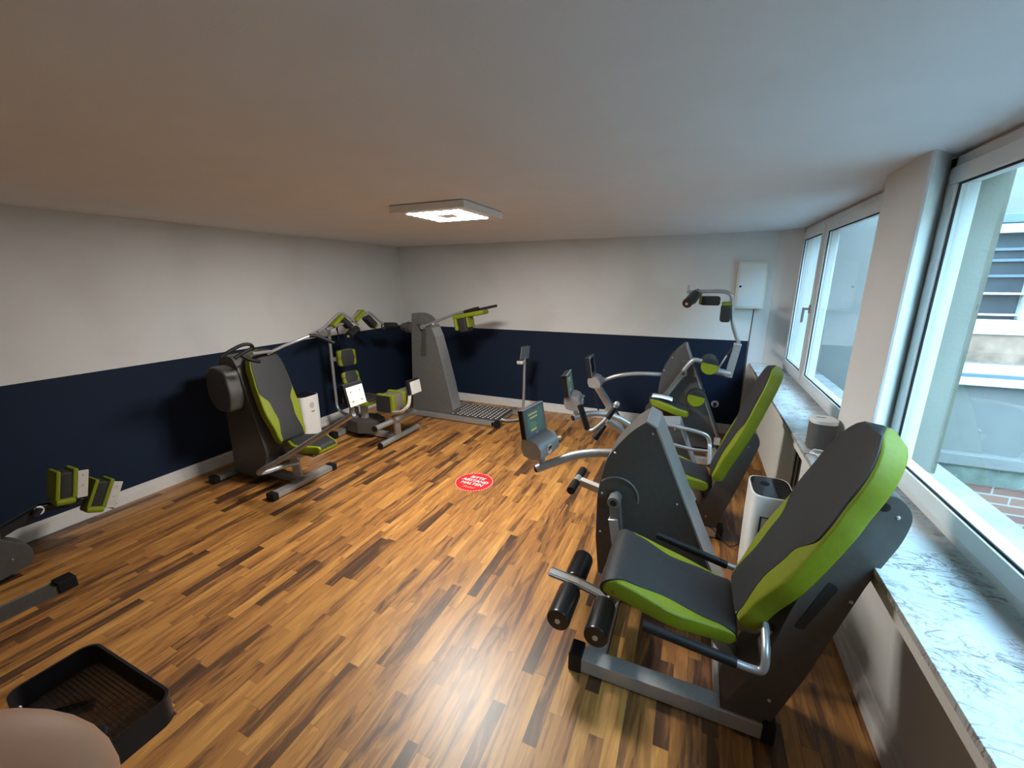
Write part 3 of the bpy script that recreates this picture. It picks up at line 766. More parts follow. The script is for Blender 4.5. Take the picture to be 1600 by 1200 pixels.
t = MB(); t.beam((4.36, 3.05, .36), (4.1, 3.05, .41), .12, .03); t.beam((4.28, 3.05, .37), (4.40, 3.05, .16), .06, .05)
obj('seat_support', t, 'silver', B)
t = MB(); t.tube([(4.06, 3.42, .64), (4.20, 3.42, .625), (4.33, 3.42, .605), (4.385, 3.42, .57), (4.40, 3.38, .50), (4.40, 3.18, .44)], .016, n=6)
t.tube([(4.06, 3.42, .64), (4.02, 3.42, .60), (4.05, 3.42, .50), (4.25, 3.42, .46), (4.39, 3.42, .46)], .014, n=6)
obj('armrest_tube', t, 'silver', B, 'bent silver armrest tube on the far side')
pB = [(3.80, .06), (3.79, .35), (3.80, .48), (3.87, .56), (3.944, .595), (4.164, .622), (4.20, .56), (4.345, .165), (4.39, .06)]
hB = housing(B, rpoly(pB, [.02, 0, .05, .03, .02, .006, 0, 0, .01]), 3.5, 3.72, 'housing', None, 'side_housing')
t = MB(); t.beam((3.87, 3.61, .563), (3.944, 3.61, .60), .224, .012, (0, 0, 1), .002); t.beam((3.944, 3.61, .60), (4.166, 3.61, .627), .224, .012, (0, 0, 1), .002); t.beam((4.166, 3.61, .622), (4.39, 3.61, .06), .224, .012, (1, 0, .4), .002)
obj('edge_trim', t, 'silver', hB, 'silver edge of the housing')
obj('housing_screw', screws([(3.96, 3.498, .56), (4.13, 3.498, .58)], (0, -1, 0), .007), 'steel', hB)
tablet(B, (3.302, 3.12), (3.272, 3.36), .868, 1.045, 1)
obj('display_stem', MB().tube([(3.335, 3.30, .78), (3.335, 3.30, .63)], .022), 'silver', B)
t = MB().tube([(3.325, 3.27, .645), (3.42, 3.36, .665), (3.55, 3.45, .655), (3.68, 3.5, .61), (3.84, 3.56, .50)], .026, n=6)
ta = obj('display_arm', t, 'silver', B, 'curved silver tube carrying the display')
obj('end_plug', MB().cyl((3.316, 3.262, .643), (3.326, 3.271, .645), .022), 'rubber', ta)
t = MB().tube([(3.515, 3.0, .655), (3.56, 3.0, .665), (3.645, 3.02, .755), (3.71, 3.05, .86)], .017, n=5); t.sphere((3.716, 3.05, .875), .024)
t.tube([(3.645, 3.02, .755), (3.72, 3.1, .68), (3.79, 3.2, .57), (3.86, 3.3, .45), (3.88, 3.55, .40)], .026, n=5)
hl = obj('press_lever', t, 'silver', B, 'forked silver lever of the grips')
obj('grip', MB().cyl((3.443, 3.0, .855), (3.512, 3.0, .66), .023, bevel=.006), 'rubber', hl, 'upright black grip')
obj('grip', MB().cyl((3.645, 3.0, .715), (3.575, 2.97, .605), .017, .026, bevel=.004), 'rubber', hl, 'low black grip')
obj('grip', MB().cyl((3.655, 3.02, .765), (3.705, 3.045, .85), .022, bevel=.004), 'rubber', hl, 'short black grip near the knob')
# ---- C : far corner machine, abdominal trainer with overhead frame
Cm = thing('abdominal_machine', 'far corner strength machine with overhead frame, rollers and small lime seat', 'exercise machine', (4.1, 4.6, 0))
pC = [(3.94, .05), (3.925, .45), (3.905, .66), (3.935, .86), (4.0, 1.0), (4.075, 1.09), (4.134, 1.143), (4.152, 1.125), (4.56, .16), (4.585, .05)]
hC = housing(Cm, rpoly(pC, [.02, 0, .06, .04, .04, .04, .004, .004, 0, .01]), 4.55, 4.80, 'housing', None, 'side_housing')
t = MB().beam((4.146, 4.675, 1.135), (4.575, 4.675, .06), .254, .012, (1, 0, .4), .002)
obj('edge_trim', t, 'silver', hC, 'silver edge of the housing')
obj('housing_screw', screws([(3.95, 4.548, .86), (4.02, 4.548, 1.0), (4.26, 4.548, .83), (4.50, 4.548, .25), (3.97, 4.548, .6)], (0, -1, 0), .008), 'steel', hC)
arc = [(4.14+.12*math.cos(a), 4.547, .85+.12*math.sin(a)) for a in [math.radians(x) for x in range(-20, 110, 10)]]
obj('arc_rib', MB().tube(arc, .006, 8), 'housing_l', hC)
bm_ = MB(); bm_.box(3.9, 4.6, 4.2, 4.27, .008, .07, .004); bm_.box(3.95, 4.02, 4.27, 4.56, .01, .068, .004); bm_.box(4.48, 4.55, 4.27, 4.56, .01, .068, .004)
obj('base_frame', bm_, 'steel', Cm, 'brushed steel base frame')
end_cap(Cm, 4.53, 4.63, 4.50, 4.555, 0, .10); obj('end_cap', MB().box(4.50, 4.56, 4.5, 4.552, .12, .19, .006), 'plate', Cm)
lb = housing(Cm, rpoly([(3.82, .32), (3.79, .44), (3.86, .53), (3.98, .53), (3.98, .30), (3.88, .27)], .03), 4.48, 4.545, 'housing', None, 'rear_cover')
seat_pad(Cm, [(4.235, .525), (4.16, .535), (4.06, .57), (3.95, .605), (3.87, .62), (3.835, .60)], 4.36, .11, .155, .12, .075, -1)
obj('seat_post', MB().beam((4.03, 4.37, .56), (4.0, 4.38, .05), .05, .05), 'darkwood', Cm, 'rust brown seat post')
t = MB(); t.cyl((4.145, 4.44, .86), (4.145, 4.55, .86), .032, bevel=.004); t.beam((4.14, 4.48, .86), (3.99, 4.48, .60), .04, .035, (0, 1, 0))
pv = obj('pivot_lever', t, 'housing_l', Cm, 'grey lever on the hub'); obj('hub_hole', MB().cyl((4.145, 4.437, .86), (4.145, 4.442, .86), .017), 'dark_slot', pv)
def roll_pad(x, y, z, r, l, root):
    a = MB().cyl((x, y, z), (x, y+l, z), r, seg=32, bevel=.012)
    o = obj('back_pad', a, 'dark', root, 'charcoal back roll with lime end')
    g = MB(); pts = [(x+(r-.006)*math.cos(a_), z+(r-.006)*math.sin(a_)) for a_ in [math.radians(q) for q in range(150, 371, 10)]]
    g.prism(pts, 'y', y-.004, y+.01, .003); obj('end_panel', g, 'green', o, 'lime end panel')
roll_pad(4.375, 4.42, .955, .085, .30, Cm); roll_pad(4.285, 4.42, .615, .088, .30, Cm)
t = MB(); t.tube([(4.14, 4.50, .88), (4.19, 4.50, .96), (4.235, 4.50, 1.0), (4.31, 4.50, .985)], .024, n=6)
t.cyl((4.43, 4.5, .90), (4.57, 4.5, .885), .035, bevel=.004); t.beam((4.555, 4.5, .86), (4.60, 4.5, 1.18), .045, .05, (0, 1, 0), .01)
t.tube([(4.30, 4.56, .58), (4.36, 4.56, .50), (4.27, 4.57, .46), (4.2, 4.57, .465)], .006, n=5)
obj('support_arm', t, 'silver', Cm, 'silver arm carrying the back rolls')
t = MB().tube([(4.605, 4.5, 1.20), (4.56, 4.5, 1.32), (4.525, 4.5, 1.43), (4.51, 4.5, 1.58), (4.49, 4.5, 1.645), (4.43, 4.5, 1.672), (4.32, 4.5, 1.678), (4.11, 4.5, 1.672)], .015, n=6)
t.tube([(4.60, 4.76, 1.22), (4.56, 4.76, 1.32), (4.535, 4.76, 1.43), (4.52, 4.76, 1.60), (4.46, 4.76, 1.672), (4.32, 4.76, 1.678), (4.17, 4.76, 1.672)], .015, n=6)
t.tube([(4.11, 4.5, 1.672), (4.11, 4.76, 1.672)], .015); t.tube([(4.605, 4.48, 1.20), (4.60, 4.78, 1.22)], .018); t.tube([(4.11, 4.53, 1.66), (4.11, 4.53, 1.74)], .010)
obj('overhead_frame', t, 'silver', Cm, 'bent silver tube frame overhead')
obj('roller_hanger', MB().beam((4.15, 4.52, 1.67), (4.16, 4.62, 1.62), .03, .03), 'steel', Cm)
t = MB(); q = obj('shoulder_pad', MB().box(4.235, 4.405, 4.49, 4.66, 1.545, 1.63, .018), 'dark', Cm, 'charcoal shoulder pad under the frame')
obj('end_panel', MB().box(4.218, 4.25, 4.495, 4.655, 1.55, 1.635, .012), 'green', q, 'lime end panel')
q = obj('shoulder_pad', MB().box(4.42, 4.505, 4.45, 4.62, 1.39, 1.55, .018), 'dark', Cm, 'charcoal shoulder pad beside the upright')
obj('end_panel', MB().box(4.425, 4.50, 4.455, 4.615, 1.545, 1.578, .012), 'green', q, 'lime end panel')
q = obj('damper', MB().tube([(4.455, 4.5, .92), (4.535, 4.5, 1.10)], .008), 'steel', Cm, 'thin gas damper'); obj('damper_sleeve', MB().tube([(4.52, 4.5, 1.065), (4.60, 4.5, 1.20)], .013), 'blackmetal', q, 'dark blue damper sleeve')
tablet(Cm, (3.236, 4.20), (3.225, 4.43), .79, 1.0, 1, lit=False)
obj('display_stem', MB().tube([(3.265, 4.45, .70), (3.265, 4.47, .62)], .022), 'silver', Cm)
t = MB().tube([(3.29, 4.5, .675), (3.40, 4.51, .735), (3.52, 4.52, .775), (3.70, 4.55, .80), (3.92, 4.60, .80)], .022, n=6)
obj('display_arm', t, 'silver', Cm, 'curved silver tube carrying the display')
t = MB(); t.beam((3.25, 4.48, .655), (3.42, 4.49, .40), .055, .07, (0, 1, 0)); t.beam((3.42, 4.49, .42), (3.64, 4.5, .035), .055, .075, (0, 1, 0)); t.beam((3.43, 4.5, .42), (3.40, 4.5, .35), .09, .09)
t.beam((3.60, 4.5, .06), (3.95, 4.6, .06), .05, .05)
fp = obj('front_post', t, 'silver', Cm, 'square silver front post')
obj('post_foot', MB().cyl((3.53, 4.44, .03), (3.61, 4.44, .06), .03, bevel=.005), 'rubber', fp, 'black rubber foot')
t = MB(); t.tube([(3.235, 4.46, .60), (3.31, 4.46, .30)], .010); t.sphere((3.23, 4.46, .61), .018)
obj('gas_spring', t, 'blackmetal', fp, 'black gas spring beside the post')
obj('lock_lever', MB().tube([(3.47, 4.44, .40), (3.50, 4.44, .38), (3.56, 4.44, .28)], .009, n=4), 'rubber', fp)
for a_, b_ in (((4.112, 4.29, 1.568), (4.180, 4.50, 1.650)), ((4.150, 4.60, 1.585), (4.20, 4.82, 1.655))):
    sh = obj('roller_axle', MB().cyl(Vector(a_)-(Vector(b_)-Vector(a_)).normalized()*.006, b_, .012), 'steel', Cm)
    obj('foam_roller', MB().cyl(a_, b_, .046, seg=32, bevel=.01), 'gloss_black', sh, 'glossy black foam roller')
# paper on its seat
pp = MB(); nx = 10
for k in range(nx+1):
    f = k/nx; x = 3.868+.20*f; z = .628-.030*f+.012*math.sin(f*2.6)
    for yy in (4.27, 4.42): pp.bm.verts.new((x, yy, z))
pp.bm.verts.ensure_lookup_table()
for k in range(nx): pp.bm.faces.new([pp.bm.verts[2*k], pp.bm.verts[2*k+1], pp.bm.verts[2*k+3], pp.bm.verts[2*k+2]])
po = obj('paper_sheet', pp, 'paper'); so_ = po.modifiers.new('thickness', 'SOLIDIFY'); so_.thickness = .0015; so_.offset = 1
tag(po, 'white sheet of paper lying on the small lime seat of the far corner machine', 'paper')

# ================================================================== left side machines
Dm = thing('shoulder_press_machine', 'left wall strength machine with tall lime edged backrest and overhead grips', 'exercise machine', (.8, 2.36, 0))
fr = MB(); fr.box(1.04, 1.12, 2.07, 2.65, .01, .055, .004); fr.box(.27, .34, 2.07, 2.65, .01, .055, .004); fr.box(.3, 1.08, 2.32, 2.40, .012, .06, .004)
obj('base_frame', fr, 'silver', Dm, 'silver steel base frame')
for (x, a, b) in ((1.08, 2.02, 2.075), (1.08, 2.645, 2.70), (.305, 2.02, 2.075), (.305, 2.645, 2.70)): end_cap(Dm, x-.046, x+.046, a, b, 0, .065)
pD = [(.37, .05), (.66, .05), (.78, .09), (.86, .32), (.78, .62), (.655, 1.08), (.60, 1.16), (.48, 1.175), (.41, 1.12), (.40, .90), (.385, .45)]
hD = housing(Dm, rpoly(pD, [0, .03, .05, .05, .1, .05, .04, .05, .05, .05, .05]), 2.20, 2.50, 'housing', None, 'machine_housing')
pC2 = rpoly([(.385, .82), (.48, .70), (.66, .70), (.70, .85), (.66, 1.06), (.50, 1.10), (.40, 1.04)], .05)
obj('hub_cover', MB().prism(pC2, 'y', 2.08, 2.205, .02, 3), 'housing', hD, 'rounded hub cover on the near side')
backrest(Dm, (1.005, .415), (.735, 1.225), 2.385, .13, .172, -1, .085)
seat_pad(Dm, [(.99, .425), (1.1, .43), (1.2, .432), (1.32, .43), (1.40, .425)], 2.40, .10, .165, .10, .07, 1, dtab=[(0, .8), (.5, .86), (1, .8)])
t = MB(); t.beam((1.02, 2.36, .06), (.98, 2.36, .30), .09, .02, (0, 1, 0)); t.beam((.80, 2.36, .20), (1.25, 2.38, .35), .08, .04)
obj('seat_support', t, 'plate', Dm, 'pale grey seat support plate')
obj('seat_bracket', MB().box(1.08, 1.34, 2.28, 2.50, .335, .36, .004), 'housing', Dm)
t = MB().tube([(1.04, 2.36, .20), (1.02, 2.25, .215), (1.0, 2.10, .225), (1.0, 2.02, .245), (1.08, 2.02, .30), (1.22, 2.06, .38), (1.5, 2.14, .56), (1.9, 2.225, .815)], .021, n=8)
ta = obj('display_arm', t, 'silver', Dm, 'long curved silver tube carrying the display')
obj('display_stem', MB().tube([(1.885, 2.22, .80), (1.885, 2.235, .90)], .018), 'silver', ta)
q = obj('display', MB().obox((1.885, 2.26, .965), (.035, .19, .17), Matrix.Rotation(-.22, 3, 'Y'), .006), 'rubber', Dm, 'black display seen from behind')
obj('back_plate', MB().obox((1.908, 2.26, .952), (.008, .165, .148), Matrix.Rotation(-.22, 3, 'Y'), .002), 'plate', q, 'pale grey back plate with screws')
obj('plate_screw', screws([(1.914-.22*(z-.952), y, z) for y in (2.215, 2.305) for z in (.92, .99)], (1, 0, -.2), .007), 'steel', q)
# overhead bar and grips
t = MB(); t.tube([(.78, 2.40, 1.17), (.84, 2.52, 1.225), (.9, 2.64, 1.268), (.93, 2.76, 1.30)], .014, n=6); t.tube([(.80, 2.42, 1.19), (.84, 2.30, 1.20), (.88, 2.20, 1.21)], .013, n=5)
ob = obj('press_bar', t, 'silver', Dm, 'silver overhead press bar')
g = MB().tube([(.925, 2.735, 1.297), (.96, 2.80, 1.285), (1.04, 2.91, 1.21)], .018, n=5)
obj('grip', g, 'rubber', ob, 'black grip on the far side')
g = MB().tube([(.88, 1.95, 1.225), (.895, 2.02, 1.262), (.91, 2.10, 1.295), (.92, 2.16, 1.297), (.91, 2.19, 1.265), (.90, 2.12, 1.235), (.89, 2.05, 1.20)], .014, n=6)
obj('grip', g, 'rubber', ob, 'bent black grip on the near side')
g = MB().tube([(.88, 2.10, 1.22), (.90, 2.16, 1.17), (.90, 2.24, 1.14)], .016, n=4); obj('grip_bracket', g, 'rubber', ob)

# ---- E : abductor / abdominal machine in the left middle
Em = thing('hip_adductor_machine', 'left rear strength machine with tall pole, knee pads and double foot bar', 'exercise machine', (.8, 3.55, 0))
t = MB(); t.tube([(1.19, 3.25, .045), (1.19, 3.92, .045)], .032); t.tube([(1.18, 3.20, .255), (1.20, 3.86, .255)], .030)
t.beam((1.19, 3.55, .04), (1.18, 3.55, .25), .09, .03, (1, 0, 0)); t.beam((.45, 3.55, .045), (1.18, 3.55, .045), .07, .06)
t.box(.42, .49, 3.32, 3.82, .01, .07, .004)
bf = obj('base_frame', t, 'silver', Em, 'silver base with two round foot bars')
g = MB(); g.tube([(1.19, 3.235, .045), (1.19, 3.252, .045)], .034); g.tube([(1.18, 3.185, .255), (1.18, 3.202, .255)], .032)
obj('end_plug', g, 'rubber', bf, 'black tube ends'); end_cap(Em, .41, .50, 3.26, 3.325, 0, .08); end_cap(Em, .41, .50, 3.815, 3.87, 0, .08)
hx = rpoly([(.55, 3.42), (.75, 3.38), (.92, 3.46), (.92, 3.66), (.75, 3.74), (.55, 3.70)], .01)
obj('drive_box', MB().prism(hx, 'z', .07, .21, .006), 'housing', Em, 'grey angular drive box')
t = MB(); t.beam((.70, 3.56, .21), (.70, 3.56, .42), .06, .05); t.beam((.60, 3.52, .21), (.60, 3.52, .33), .05, .05)
obj('seat_post', t, 'steel', Em)
t = MB().tube([(.55, 3.53, .22), (.42, 3.52, .23), (.32, 3.52, .30), (.30, 3.53, .45), (.30, 3.53, .9), (.305, 3.53, 1.30)], .018, n=6)
pl = obj('backrest_pole', t, 'silver', Em, 'tall slim silver pole')
obj('pole_clamp', MB().beam((.29, 3.53, .89), (.38, 3.56, .89), .03, .03), 'steel', pl)
def round_pad(root, c, w, h, th, nrm, name='pad', lab='charcoal pad with lime edges'):
    n = Vector(nrm).normalized(); e = Vector((-n.y, n.x, 0)).normalized(); u = n.cross(e)
    if u.z < 0: u = -u
    m = Matrix((e, u, n)).transposed()
    if m.determinant() < 0: m = Matrix((-e, u, n)).transposed()
    c = Vector(c)
    body, over = pad([(-w/2, 0), (-w/4, .006), (0, .008), (w/4, .006), (w/2, 0)], 0, lambda s: h/2*(1-.16*abs(2*s-1)**3), th, 1,
                     lambda s: (h/2*(1-.16*abs(2*s-1)**3)-.004) if .22 < s < .78 else (h/2-.004)*max(.02, 1-((abs(s-.5)-.28)/.06)) if abs(s-.5) < .34 else .002, n=40,
                     frame=(c, e, u, n))
    o = obj(name, body, 'green', root, lab); obj('centre_panel', over, 'dark', o, 'charcoal centre panel'); return o
round_pad(Em, (.46, 3.62, .905), .235, .20, .07, (1, -.35, .05), 'back_pad')
round_pad(Em, (.47, 3.64, .665), .22, .15, .06, (1, -.35, .35), 'lumbar_pad')
seat_pad(Em, [(.46, .455), (.60, .46), (.75, .46), (.86, .455)], 3.58, .12, .17, .13, .07, 1, dtab=[(0, .8), (.5, .8), (1, .8)])
# knee pads back to back
t = MB(); t.box(.98, 1.20, 3.52, 3.70, .36, .53, .006)
kb = obj('knee_block', t, mat('grey_vinyl', (.17, .15, .13), .6, 0, .15, 40), Em, 'grey block between the knee pads')
for yy, s_ in ((3.475, -1), (3.72, 1)):
    fr_ = (Vector((1.09, yy, .445)), Vector((1, 0, 0)), Vector((0, 0, 1)), Vector((0, s_, 0)))
    body, over = pad([(-.125, 0), (0, .0), (.125, 0)], 0, lambda s: .105, .06, 1, lambda s: .099 if .06 < s < .9 else .09, frame=fr_)
    o = obj('knee_pad', body, 'green', kb, 'lime edged knee pad'); 
    fr2 = (Vector((1.09, yy+s_*.0, .445)), Vector((1, 0, 0)), Vector((0, 0, 1)), Vector((0, s_, 0)))
    q = obj('knee_pad_face', MB().box(.975, 1.175, yy-.002+s_*.004, yy+.002+s_*.004, .35, .54, .001), 'dark', kb, 'charcoal pad face')
t = MB().tube([(1.10, 3.56, .36), (1.14, 3.52, .34), (1.38, 3.38, .415), (1.47, 3.37, .47), (1.5, 3.385, .52), (1.51, 3.40, .62)], .019, n=6)
ta = obj('display_arm', t, 'plate', Em, 'bent pale tube carrying the display')
q = obj('display', MB().obox((1.50, 3.475, .69), (.035, .19, .16), Matrix.Rotation(-.15, 3, 'Y') @ Matrix.Rotation(0, 3, 'Z'), .006), 'rubber', Em, 'black display seen from behind')
obj('back_plate', MB().obox((1.523, 3.49, .685), (.008, .165, .135), Matrix.Rotation(-.15, 3, 'Y'), .002), 'plate', q, 'pale grey back plate with screws')
obj('plate_screw', screws([(1.528-.15*(z-.685), y, z) for y in (3.44, 3.54) for z in (.65, .72)], (1, 0, -.15), .006), 'steel', q)
# overhead assembly
t = MB()
t.tube([(.62, 3.10, 1.275), (.60, 3.22, 1.32), (.60, 3.36, 1.405), (.60, 3.43, 1.438), (.60, 3.50, 1.43), (.61, 3.58, 1.375), (.62, 3.68, 1.30)], .015, n=6)
t.tube([(.60, 3.23, 1.285), (.60, 3.85, 1.40)], .017)
t.tube([(.60, 3.60, 1.37), (.60, 3.70, 1.425), (.60, 3.77, 1.447), (.60, 3.84, 1.42), (.60, 3.90, 1.375)], .014, n=6)
t.tube([(.60, 3.84, 1.415), (.60, 3.91, 1.415), (.60, 4.05, 1.31), (.60, 4.16, 1.245)], .015, n=5)
t.tube([(.31, 3.53, 1.28), (.45, 3.42, 1.30), (.60, 3.34, 1.31)], .02, n=5)
oh = obj('overhead_frame', t, 'silver', Em, 'crooked silver tube frame overhead')
def froller(root, p0, p1, r=.048):
    sh = obj('roller_axle', MB().cyl(Vector(p0)-(Vector(p1)-Vector(p0)).normalized()*.006, p1, .013), 'steel', root)
    obj('foam_roller', MB().cyl(p0, p1, r, seg=28, bevel=.01), 'gloss_black', sh, 'black foam roller')
froller(oh, (.70, 3.43, 1.195), (.60, 3.66, 1.245)); froller(oh, (.60, 4.12, 1.235), (.62, 4.34, 1.212))
def bpad(root, c, size, rot, cap_axis=2):
    m = Euler(rot).to_matrix(); o = obj('shoulder_pad', MB().obox(c, size, m, .014), 'dark', root, 'charcoal shoulder pad')
    return o, m
q, m = bpad(oh, (.60, 3.50, 1.335), (.10, .17, .06), (-.75, 0, 0)); q, m = bpad(oh, (.60, 3.89, 1.315), (.10, .17, .075), (-.75, 0, 0))
obj('end_panel', MB().obox(Vector((.60, 3.96, 1.25)), (.09, .03, .07), m, .01), 'green', q, 'lime end panel')
for c in ((.60, 3.375, 1.37), (.60, 3.70, 1.393)):
    obj('shoulder_pad', MB().obox(c, (.11, .19, .045), Euler((.62, 0, 0)).to_matrix(), .016), 'green', oh, 'lime shoulder pad')
g = MB().tube([(.34, 3.62, 1.28), (.35, 3.63, 1.0)], .007); g.cyl((.34, 3.62, 1.22), (.34, 3.62, 1.32), .011)
obj('lock_pin', g, 'blackmetal', Em)

# ---- F : standing machine with platform
Fm = thing('back_extension_machine', 'tall grey standing machine with perforated platform in the far left corner', 'exercise machine', (1.4, 4.6, 0))
pF = [(.73, .04), (1.40, .04), (1.385, .13), (1.32, .45), (1.235, .80), (1.16, 1.08), (1.08, 1.27), (1.00, 1.345), (.90, 1.375), (.80, 1.375), (.775, 1.0), (.75, .5)]
hF = housing(Fm, rpoly(pF, [0, 0, 0, .05, .1, .08, .06, .04, .02, .004, 0, 0]), 4.44, 4.62, 'housing_l', None, 'machine_housing')
t = MB(); e_ = [(1.385, .13), (1.32, .45), (1.235, .80), (1.16, 1.08), (1.085, 1.255)]
for a, b in zip(e_, e_[1:]): t.beam((a[0], 4.53, a[1]), (b[0], 4.53, b[1]), .19, .016, (1, 0, .3), .003, .004)
obj('edge_trim', t, 'silver', hF, 'silver front edge')
obj('side_rib', MB().prism(rpoly([(.92, .83), (1.0, .83), (1.02, 1.18), (.97, 1.24), (.88, 1.25), (.96, 1.15)], .02), 'y', 4.425, 4.45, .006), 'housing', hF)
obj('hub_cover', MB().cyl((.72, 4.48, 1.185), (.80, 4.48, 1.185), .075, bevel=.02), 'housing', hF); obj('hub_cover', MB().cyl((.61, 4.48, 1.19), (.72, 4.48, 1.185), .05, .075, bevel=.01), 'housing', hF)
t = MB(); t.box(.74, 2.02, 4.36, 4.41, .01, .07, .004); t.box(.74, 2.15, 4.90, 4.95, .01, .07, .004); t.box(.70, .76, 4.36, 4.95, .01, .07, .004); t.box(1.98, 2.04, 4.36, 4.92, .012, .066, .004)
fo = obj('base_frame', t, 'silver', Fm, 'silver base rails')
end_cap(Fm, 2.02, 2.08, 4.35, 4.42, 0, .08); end_cap(Fm, 2.15, 2.21, 4.89, 4.96, 0, .08)
pf = obj('platform', MB().box(1.34, 2.04, 4.41, 4.90, .066, .08, .002), 'housing', Fm, 'grey perforated foot platform')
t = MB()
for i in range(12):
    for j in range(9):
        x = 1.38+i*.056; y = 4.44+j*.052+(i % 2)*.026
        if y < 4.89 and x < 2.02: t.cyl((x, y, .0795), (x, y, .0815), .0125, seg=12)
obj('platform_dots', t, 'whitevinyl', pf, 'rows of pale round holes')['kind'] = 'stuff'
t = MB(); t.tube([(.98, 4.42, 1.205), (1.42, 4.42, 1.37), (1.60, 4.42, 1.42), (1.76, 4.42, 1.465)], .017, n=4); t.tube([(1.38, 4.62, 1.35), (1.60, 4.62, 1.41), (1.88, 4.62, 1.475)], .015, n=4)
t.cyl((1.0, 4.38, 1.21), (1.0, 4.46, 1.21), .03); t.tube([(1.42, 4.42, 1.37), (1.42, 4.62, 1.36)], .015); t.sphere((1.15, 4.41, 1.25), .025)
am = obj('lever_arm', t, 'silver', Fm, 'long silver lever arm')
obj('grip', MB().tube([(1.62, 4.40, 1.415), (1.82, 4.40, 1.468)], .02), 'rubber', am, 'black grip'); obj('grip', MB().tube([(1.70, 4.50, 1.43), (1.99, 4.55, 1.492)], .016), 'rubber', am, 'longer black grip')
obj('chest_pad', MB().obox((1.675, 4.45, 1.385), (.44, .17, .055), Matrix.Rotation(-.19, 3, 'Y'), .02), 'green', am, 'long lime pad')
q = obj('back_pad', MB().obox((1.60, 4.45, 1.265), (.13, .17, .19), Matrix.Rotation(-.19, 3, 'Y'), .03), 'dark', am, 'charcoal pad below the arm')
obj('side_panel', MB().obox((1.505, 4.45, 1.265), (.055, .16, .17), Matrix.Rotation(-.19, 3, 'Y'), .025), 'green', q, 'lime side'); obj('side_panel', MB().obox((1.675, 4.45, 1.295), (.03, .16, .13), Matrix.Rotation(-.19, 3, 'Y'), .014), 'green', q, 'lime side')
t = MB(); t.tube([(2.03, 4.55, .05), (2.10, 4.58, .035), (2.19, 4.66, .03), (2.235, 4.70, .05), (2.26, 4.72, .12), (2.27, 4.74, .40), (2.275, 4.75, .86)], .018, n=6)
po = obj('display_post', t, 'silver', Fm, 'thin silver display post')
q = obj('display', MB().obox((2.26, 4.73, .905), (.03, .18, .17), Matrix.Rotation(.12, 3, 'Y') @ Matrix.Rotation(-.3, 3, 'Z'), .005), 'rubber', po, 'black display')
obj('back_plate', MB().obox((2.285, 4.735, .905), (.014, .17, .16), Matrix.Rotation(.12, 3, 'Y') @ Matrix.Rotation(-.3, 3, 'Z'), .004), 'bezel', po, 'grey blue back of the display')
obj('display_cradle', MB().box(2.19, 2.28, 4.67, 4.79, .76, .81, .02), 'plate', po)

# ---- H : machine cut off by the left edge
Hm = thing('leg_press_machine', 'partly visible machine at the left wall nearest the photographer with small lime pads', 'exercise machine', (.55, .62, 0))
t = MB(); t.beam((.87, .16, .028), (.87, .83, .028), .07, .045); t.beam((.2, .5, .028), (.87, .5, .028), .07, .045)
obj('base_frame', t, 'housing', Hm, 'dark steel base'); end_cap(Hm, .825, .915, .80, .885, 0, .07)
pH = [(.22, .40), (.84, .40), (.84, .62), (.86, .80), (.70, .86), (.40, .86), (.22, .7)]
obj('machine_housing', MB().prism(rpoly([(.25, .03), (.66, .03), (.83, .06), (.855, .13), (.84, .20), (.74, .29), (.60, .52), (.25, .60)], [0, .05, .03, .03, .03, .05, .05, .02]), 'x', .36, .50, .008), 'housing', Hm)
obj('housing_screw', screws([(.502, .76, .14), (.502, .55, .40)], (1, 0, 0), .006), 'steel', Hm)
def hpad(y0, z0, y1, z1, nm):
    d = Vector((0, y1-y0, z1-z0)); L_ = d.length; d.normalize(); x = Vector((1, 0, 0)); n = x.cross(d)
    c = Vector((.47, (y0+y1)/2, (z0+z1)/2)); m = Matrix((x, d, n)).transposed()
    q = obj('shin_pad', MB().obox(c-Vector((0, .075, .0)), (.10, L_*1.05, .09), m, .022), 'dark', Hm, nm)
    for k, dy_ in ((0, -.115), (1, -.038)):
        obj('edge_panel', MB().obox(c+Vector((.0, dy_, 0)), (.115, L_*1.08, .022), m, .01), 'green', q, 'lime edge')
    obj('lower_edge', MB().obox(c-d*(L_*.55)+Vector((.01, -.075, 0)), (.10, .035, .12), m, .012), 'green', q, 'lime lower edge')
    pl_ = obj('pad_plate', MB().obox(c+Vector((.045, .0, 0)), (.05, L_, .012), m, .004), 'plate', q, 'pale grey screwed plate')
    return c, d
obj_mb = None
def hpad2(y, z, tilt, lab):
    m = Euler((0, 0, 0)).to_matrix() @ Matrix.Rotation(tilt, 3, 'X')
    c = Vector((.46, y, z)); R_ = lambda v: m @ Vector(v)
    q = obj('shin_pad', MB().obox(c+R_((0, -.065, 0)), (.12, .07, .19), m, .02), 'dark', Hm, lab)
    obj('edge_panel', MB().obox(c+R_((0, -.105, .01)), (.13, .025, .19), m, .011), 'green', q, 'lime edge')
    obj('edge_panel', MB().obox(c+R_((0, -.022, .01)), (.13, .03, .20), m, .012), 'green', q, 'lime edge')
    obj('lower_edge', MB().obox(c+R_((.03, -.07, -.10)), (.11, .10, .04), m, .015), 'green', q, 'lime lower edge')
    obj('pad_plate', MB().obox(c+R_((.062, .012, 0)), (.012, .055, .185), m, .004), 'plate', q, 'pale grey screwed plate')
    obj('plate_screw', screws([tuple(c+R_((.069, .012, .06))), tuple(c+R_((.069, .012, -.01)))], (1, 0, 0), .006), 'steel', q)
    return c
hpad2(1.13, .475, -.22, 'upper shin pad'); hpad2(1.27, .325, -.45, 'lower shin pad')
